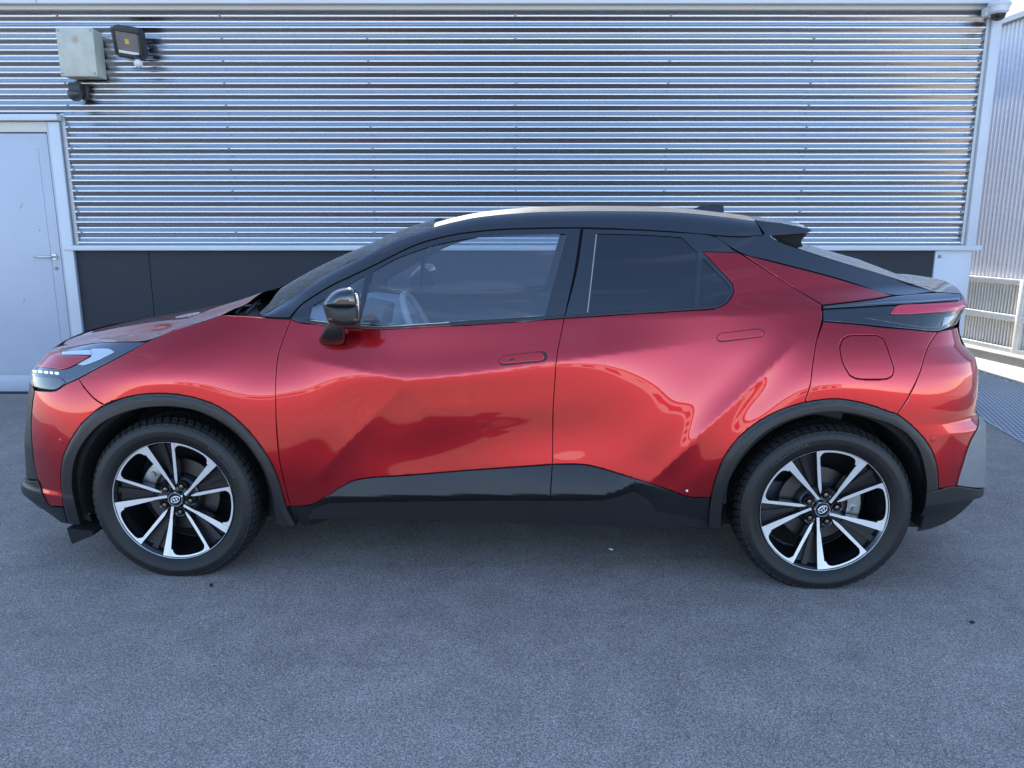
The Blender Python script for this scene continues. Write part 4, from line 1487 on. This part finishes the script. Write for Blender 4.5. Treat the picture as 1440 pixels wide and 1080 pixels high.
def loop_px(p, n=44):
    p = np.array(p, float)
    q = smooth_loop(p, 2.0, 50)
    d = np.r_[0, np.cumsum(np.hypot(*np.diff(np.r_[q, q[:1]], axis=0).T))]
    t = np.linspace(0, d[-1], n + 1)[:-1]
    qq = np.r_[q, q[:1]]
    return np.stack([np.interp(t, d, qq[:, 0]), np.interp(t, d, qq[:, 1])], 1)


mir = empty('door_mirror', (-0.62, -0.86, 1.06), 0, car)


def in_mirror(o):
    o.parent = mir
    o.location = -mir.location
    return o


CAP = loop_px([(452.5, 427.5), (461, 416), (471, 408), (483, 404.5), (494, 404), (499.5, 408), (502.5, 418), (503.5, 429), (490, 430.5), (466, 430)])
in_mirror(skin('mirror_cap', [section(CAP, .88, .72, .03, -.005), section(CAP, .93, .90, .012), section(CAP, .985, 1.0), section(CAP, 1.02, .93, .0, -.003), section(CAP, 1.037, .75, 0, -.008), section(CAP, 1.044, .4, 0, -.01)], M_GBLACK, None, 60))
BODY = loop_px([(453, 427), (478, 429.5), (503.5, 428.5), (505, 440), (505, 455), (498, 459), (478, 459), (461, 453), (458, 445), (455, 435)])
in_mirror(skin('mirror_housing', [section(BODY, .86, .8, .02), section(BODY, .92, .94, .008), section(BODY, .985, .985), section(BODY, 1.018, .94), section(BODY, 1.032, .8), section(BODY, 1.038, .5)], M_CLAD, None, 60))
BAND = loop_px([(459, 446.5), (480, 449), (504.5, 448), (504.5, 451), (480, 452), (459.5, 449.5)])
in_mirror(skin('indicator_strip', [section(BAND, .95), section(BAND, 1.012), section(BAND, 1.034, .93)], M_GBLACK, None, 50))
STALK0 = loop_px([(461, 455), (483, 458), (485, 470), (484, 480), (480, 484), (462, 485), (449, 482), (448, 478), (455, 466)])
in_mirror(skin('mirror_stalk', [section(STALK0, .84, 1.0, 0, 0.0), section(STALK0, .875, 1.0), section(STALK0, .915, .88, .006, .02), section(STALK0, .95, .62, .012, .04)], M_CLAD, None, 60))
gl_ = loop_px([(500.5, 412), (502.5, 418), (503.5, 440), (503, 452), (499, 452), (498, 414)], 20)
in_mirror(skin('mirror_glass', [section(gl_, .90, 1, .006), section(gl_, 1.01, 1, .004)], M_CHROME, None))
# far mirror is the mirrored twin
MIRROR_PARTS.append(mir)

# ------------------------------------------------------------------ wheels
RT, RL = 0.3525, 0.2545
M_WEB = mat('satin_black_wheel', (0.006, 0.006, 0.008), 0.5)


def dish(r):
    """how far the wheel face sits behind the rim lip at fraction r of the rim radius"""
    return 0.006 + 0.030 * (1 - min(1, r) ** 1.6)


def plate(name, outl, parent, thick, dz=0.0, top=M_ALLOY):
    """outl: (r, theta) polygon strip given as list of left/right pairs; extruded with black sides"""
    V, Fc, mi = [], [], []
    n = len(outl)
    for (pl_, pr_) in outl:
        for (x, z) in (pl_, pr_):
            r = math.hypot(x, z)
            y = dish(r) + dz
            V.append((x * RL, y, z * RL))
        for (x, z) in (pl_, pr_):
            r = math.hypot(x, z)
            V.append((x * RL * 0.995, dish(r) + dz + thick, z * RL * 0.995))
    for i in range(n - 1):
        a, b = 4 * i, 4 * i + 4
        Fc += [(a, a + 1, b + 1, b), (a, b, b + 2, a + 2), (a + 1, a + 3, b + 3, b + 1)]
        mi += [0, 1, 1]
    a = 4 * (n - 1)
    Fc += [(0, 2, 3, 1), (a, a + 1, a + 3, a + 2)]
    mi += [1, 1]
    return mesh_obj(name, V, Fc, None, parent, False, [top, M_WBLACK], mi)


def pol(r, deg):
    return (r * math.cos(R(deg)), r * math.sin(R(deg)))


def bar(direction, d, wl, r0, r1, n=14):
    """straight bar: direction in degrees, sideways offset d, half widths (left,right) as functions of r"""
    u = np.array([math.cos(R(direction)), math.sin(R(direction))])
    p = np.array([-u[1], u[0]])
    res = []
    for i in range(n):
        r = r0 + (r1 - r0) * i / (n - 1)
        l_, r_ = wl(r)
        res.append((tuple(u * r + p * (d + l_)), tuple(u * r + p * (d - r_))))
    return res


def build_wheel(twist, text_at):
    wh = empty('wheel', (0, 0, 0), 0, car)
    rim = lathe_y('rim', [(RL * 1.0, 0.0), (RL * 1.012, 0.002), (RL * 1.02, 0.008), (RL * 1.0, 0.012), (RL * 0.975, 0.016), (RL * 0.955, 0.03), (RL * 0.93, 0.07), (RL * 0.90, 0.12), (RL * 0.92, 0.19), (RL * 1.0, 0.2)], M_WBLACK, wh, 96, sharp=40)
    lathe_y('rim_edge', [(RL * 0.992, 0.0035), (RL * 0.997, 0.0006), (RL * 1.002, 0.0004)], M_ALLOY, wh, 96)
    for k in range(5):
        a = twist + 72 * k
        sa = a + 31.0
        plate('spoke', bar(sa, -0.055, lambda r: ((0.022 if r < .36 else 0.028 + (r - .36) * 0.08), (0.022 if r < .42 else 0.025 + (r - .42) * 0.035)), 0.15, 0.985), wh, 0.035)
        plate('spoke', bar(a, 0.0, lambda r: (0.027 * min(1, (r - .24) / .14), 0.025 * min(1, max(.05, (r - .24) / .08)) if r < .45 else 0.025 - (r - .45) * .008), 0.26, 0.985), wh, 0.035)
        # thin machined arc joining slanted spoke to the next straight one
        t0, t1 = sa - 3.0, a + 72.0
        arc = []
        for i in range(41):
            th = t0 + (t1 - t0) * i / 40
            e0, e1 = th - t0, t1 - th
            ri = 0.958 - 0.09 * math.exp(-max(e0 - 5.5, 0) / 2.0) * (e0 > 3) - 0.085 * math.exp(-max(e1 - 1.6, 0) / 1.6)
            if e0 <= 3:
                ri = 0.87
            arc.append((pol(0.9855, th), pol(ri, th)))
        plate('spoke_arc', arc, wh, 0.03, 0.0012)
        # recessed black web in the V between the two spokes
        web = []
        for i in range(12):
            r = 0.30 + 0.66 * i / 11
            web.append((pol(r, a + 31 - math.degrees(math.asin(min(.9, .055 / r))) - 1), pol(r, a + 1)))
        plate('web', web, wh, 0.02, 0.034, M_WEB)
        rb = []
        for i in range(8):
            r = 0.42 + 0.55 * i / 7
            rb.append((pol(r, a + 15.5 + 1.0 / r), pol(r, a + 12 - 1.0 / r)))
        plate('web_rib', rb, wh, 0.03, 0.020, M_WEB)
        for s_ in (0,):
            ln = lathe_y('lug_nut', [(0.0, -0.002), (0.008, -0.001), (0.0105, 0.004), (0.0105, 0.02)], mat('dark_chrome_nut', (0.25, 0.22, 0.18), 0.25, 1.0), wh, 12)
            p = pol(0.235 * RL, a + 15 + 36)
            ln.location = (p[0], 0.030, p[1])
            lp_ = lathe_y('lug_pocket', [(0.0105, 0.014), (0.016, 0.004), (0.021, 0.001), (0.023, 0.004)], M_WBLACK, wh, 18)
            lp_.location = (p[0], 0.030, p[1])
    lathe_y('hub', [(0.0, 0.048), (0.085, 0.048), (0.092, 0.056), (0.095, 0.085)], M_WBLACK, wh, 48)
    cap_ = lathe_y('hub_cap', [(0.0, 0.024), (0.026, 0.0245), (0.0265, 0.027)], M_WBLACK, wh, 40)
    lathe_y('cap_ring', [(0.0262, 0.026), (0.0275, 0.0215), (0.0305, 0.0215), (0.0325, 0.028), (0.0325, 0.05)], M_CHROME, wh, 40)

    def ell(name, cx, cz, a_, b_, r_):
        pts = [(cx + a_ * math.cos(t), 0.0228, cz + b_ * math.sin(t)) for t in np.linspace(0, 2 * math.pi, 33)[:-1]]
        o = tube(name, pts, r_, M_CHROME, wh, 6, True)
        return o
    for o in (ell('emblem_ring', 0, 0, 0.0195, 0.0135, 0.0016), ell('emblem_ring', 0, 0.0055, 0.0150, 0.0058, 0.0014), ell('emblem_ring', 0, 0.0, 0.0062, 0.0128, 0.0014)):
        o.rotation_euler = (0, R(-twist + 60), 0)
    # brake
    lathe_y('brake_disc', [(0.07, 0.098), (0.155, 0.098), (0.157, 0.10), (0.157, 0.118), (0.07, 0.12)], M_DISC, wh, 64)
    lathe_y('wheel_back', [(0.0, 0.185), (0.23, 0.185)], M_INNER, wh, 32)
    # tyre
    tw = 0.222
    prof_ = [(RL * 1.0, 0.010), (RL * 1.03, 0.001), (RL * 1.07, -0.005), (0.285, -0.0115), (0.300, -0.0125), (0.3035, -0.0135), (0.3065, -0.0125), (0.318, -0.0105), (0.331, -0.003), (0.339, 0.008), (0.3435, 0.022),
             (0.3455, 0.06), (0.3455, 0.14), (0.3435, 0.178), (0.336, 0.195), (0.30, 0.212), (RL * 1.05, 0.2), (RL, 0.19)]
    ty = lathe_y('tyre', prof_, M_RUBBER, wh, 128, sharp=50)
    # tread: shoulder lugs, slanted inner blocks, sipes
    V, Fc = [], []

    def blk(th0, th1, th2, th3, ya, yb, r0, r1, taper=0.0):
        b0 = len(V)
        for (rr, tp) in ((r0, 0.0), (r1, taper)):
            for (t, y) in ((th0 + tp, ya), (th1 - tp, ya), (th3 - tp, yb), (th2 + tp, yb)):
                V.append((rr * math.cos(t), y, rr * math.sin(t)))
        for i in range(4):
            j = (i + 1) % 4
            Fc.append((b0 + i, b0 + j, b0 + 4 + j, b0 + 4 + i))
        Fc.append((b0 + 4, b0 + 5, b0 + 6, b0 + 7))
    nb_ = 66
    st_ = 2 * math.pi / nb_
    for i in range(nb_):
        t = i * st_
        g_ = 0.24 * st_
        # outer shoulder lug in three facets wrapping over the edge, then slanted blocks with a sipe
        for (ya, yb, ra, rb2, s0, s1) in ((-0.0045, 0.010, 0.329, 0.340, 0.0, 0.1), (0.010, 0.024, 0.340, 0.347, 0.1, 0.2), (0.024, 0.048, 0.347, 0.3515, 0.2, 0.5)):
            b0 = len(V)
            for (rr_a, rr_b) in ((ra - 0.004, rb2 - 0.006), (ra + 0.0045, rb2 + 0.0035)):
                for (tt, y, rr) in ((t + s0 * st_, ya, rr_a), (t + s0 * st_ + st_ - g_, ya, rr_a), (t + s1 * st_ + st_ - g_, yb, rr_b), (t + s1 * st_, yb, rr_b)):
                    V.append((rr * math.cos(tt), y, rr * math.sin(tt)))
            for q in range(4):
                j = (q + 1) % 4
                Fc.append((b0 + q, b0 + j, b0 + 4 + j, b0 + 4 + q))
            Fc.append((b0 + 4, b0 + 5, b0 + 6, b0 + 7))
        for (ya, yb, s0, s1) in ((0.053, 0.078, 0.6, 1.1), (0.083, 0.100, 1.1, 1.4), (0.105, 0.122, 1.4, 1.1), (0.127, 0.150, 1.1, 0.6), (0.155, 0.185, 0.5, 0.2)):
            hlf = (st_ - g_) / 2 - 0.05 * st_
            for e_ in (0, 1):
                o0 = t + e_ * (hlf + 0.1 * st_)
                blk(o0 + s0 * st_, o0 + s0 * st_ + hlf, o0 + s1 * st_, o0 + s1 * st_ + hlf, ya, yb, 0.342, 0.3525 if 0.05 < ya < 0.15 else 0.349)
    tag(mesh_obj('tread_blocks', V, Fc, M_RUBBER, wh), kind='stuff')
    # fine radial ribs on the sidewall
    V, Fc = [], []
    for i in range(220):
        t = 2 * math.pi * i / 220
        b0 = len(V)
        for (rr, y, tt) in ((0.262, -0.0042, 0), (0.284, -0.0122, 0.02), (0.284, -0.0122, 0.028), (0.262, -0.0042, 0.008)):
            V.append((rr * math.cos(t + tt), y - 0.0006, rr * math.sin(t + tt)))
        Fc.append((b0, b0 + 1, b0 + 2, b0 + 3))
    tag(mesh_obj('sidewall_ribs', V, Fc, M_RUBBER, wh), kind='stuff')
    # raised maker's lettering round the sidewall
    cu = bpy.data.curves.new('lettering', 'FONT')
    cu.body = 'YOKOHAMA'
    cu.size = 0.027
    cu.space_character = 1.12
    cu.align_x = 'CENTER'
    cu.resolution_u = 3
    tmp = bpy.data.objects.new('lettering', cu)
    COL.objects.link(tmp)
    dg = bpy.context.evaluated_depsgraph_get()
    me = bpy.data.meshes.new_from_object(tmp.evaluated_get(dg))
    bpy.data.objects.remove(tmp)
    bmt = bmesh.new()
    bmt.from_mesh(me)
    bmesh.ops.triangulate(bmt, faces=bmt.faces)
    bmesh.ops.subdivide_edges(bmt, edges=bmt.edges, cuts=1)
    for v in bmt.verts:
        rr = 0.2868 + v.co.y
        t = R(text_at) - v.co.x / 0.292
        v.co = Vector((rr * math.cos(t), -0.0133 - 0.0012, rr * math.sin(t)))
    bm_obj('sidewall_lettering', bmt, M_TEXT, wh)
    return wh


def caliper(wh, ang):
    sh_ = []
    for i in range(9):
        t = R(ang - 26 + 52 * i / 8)
        sh_.append((0.175 * math.cos(t), 0.175 * math.sin(t)))
    for i in range(8, -1, -1):
        t = R(ang - 26 + 52 * i / 8)
        sh_.append((0.118 * math.cos(t), 0.118 * math.sin(t)))
    o = prism('brake_caliper', sh_, 0.078, 0.14, M_CALIP, wh, 0.006)
    for q in (-13, 13):
        b_ = lathe_y('caliper_bolt', [(0, 0.066), (0.009, 0.066), (0.011, 0.07), (0.011, 0.08)], M_CHROME, wh, 10)
        b_.location = (0.145 * math.cos(R(ang + q)), 0, 0.145 * math.sin(R(ang + q)))
    return o


wf_ = build_wheel(85.5, 38)
caliper(wf_, 152)
wr_ = build_wheel(99.5, 124)
caliper(wr_, 8)
wf_.location = (-AX, -WFACE, HUBZ)
wr_.location = (AX, -WFACE, HUBZ)
for src_, x_ in ((wf_, -AX), (wr_, AX)):
    c_ = copy_tree(src_, car)
    c_.location = (x_, WFACE, HUBZ)
    c_.rotation_euler = (0, 0, math.pi)

# ------------------------------------------------------------------ the far side of the car
for o in MIRROR_PARTS:
    c_ = copy_tree(o, car)
    c_.scale = (1, -1, 1)
    if o is mir:
        c_.location = (o.location.x, -o.location.y, o.location.z)

# ------------------------------------------------------------------ scraps on the asphalt
def ground_at(px, py):
    a, b = (px - 720) / F, (540 - py) / F
    d = (a, b * math.sin(PITCH) + math.cos(PITCH), b * math.cos(PITCH) - math.sin(PITCH))
    t = -CAMZ / d[2]
    return d[0] * t, d[1] * t


for (px_, py_, s_, m_, nm, lb, ct) in (
        (859, 773, 0.010, mat('pale_green_scrap', (0.45, 0.75, 0.62), 0.5), 'paper_scrap', 'tiny pale green scrap lying on asphalt under the car', 'litter'),
        (297, 824, 0.011, mat('dead_leaf', (0.02, 0.018, 0.015), 0.8), 'dead_leaf', 'small dark dead leaf on asphalt near the front wheel', 'leaf'),
        (1367, 876, 0.011, mat('dead_leaf'), 'dead_leaf', 'small dark dead leaf lying on open asphalt behind the rear wheel', 'leaf')):
    gx0, gy0 = ground_at(px_, py_)
    V = []
    for i in range(8):
        t = i * math.pi / 4
        V.append((s_ * math.cos(t) * random.uniform(.8, 1.2), s_ * 0.6 * math.sin(t), 0.003 + random.uniform(0, 0.004)))
    V.append((0, 0, 0.006))
    o = mesh_obj(nm, V + [(v[0], v[1], 0.0) for v in V[:8]], [(i, (i + 1) % 8, 8) for i in range(8)] + [(i, (i + 1) % 8, 9 + (i + 1) % 8, 9 + i) for i in range(8)], m_)
    o.location = (gx0, gy0, 0.001)
    o.rotation_euler = (0, 0, random.uniform(0, 3))
    tag(o, lb, ct)
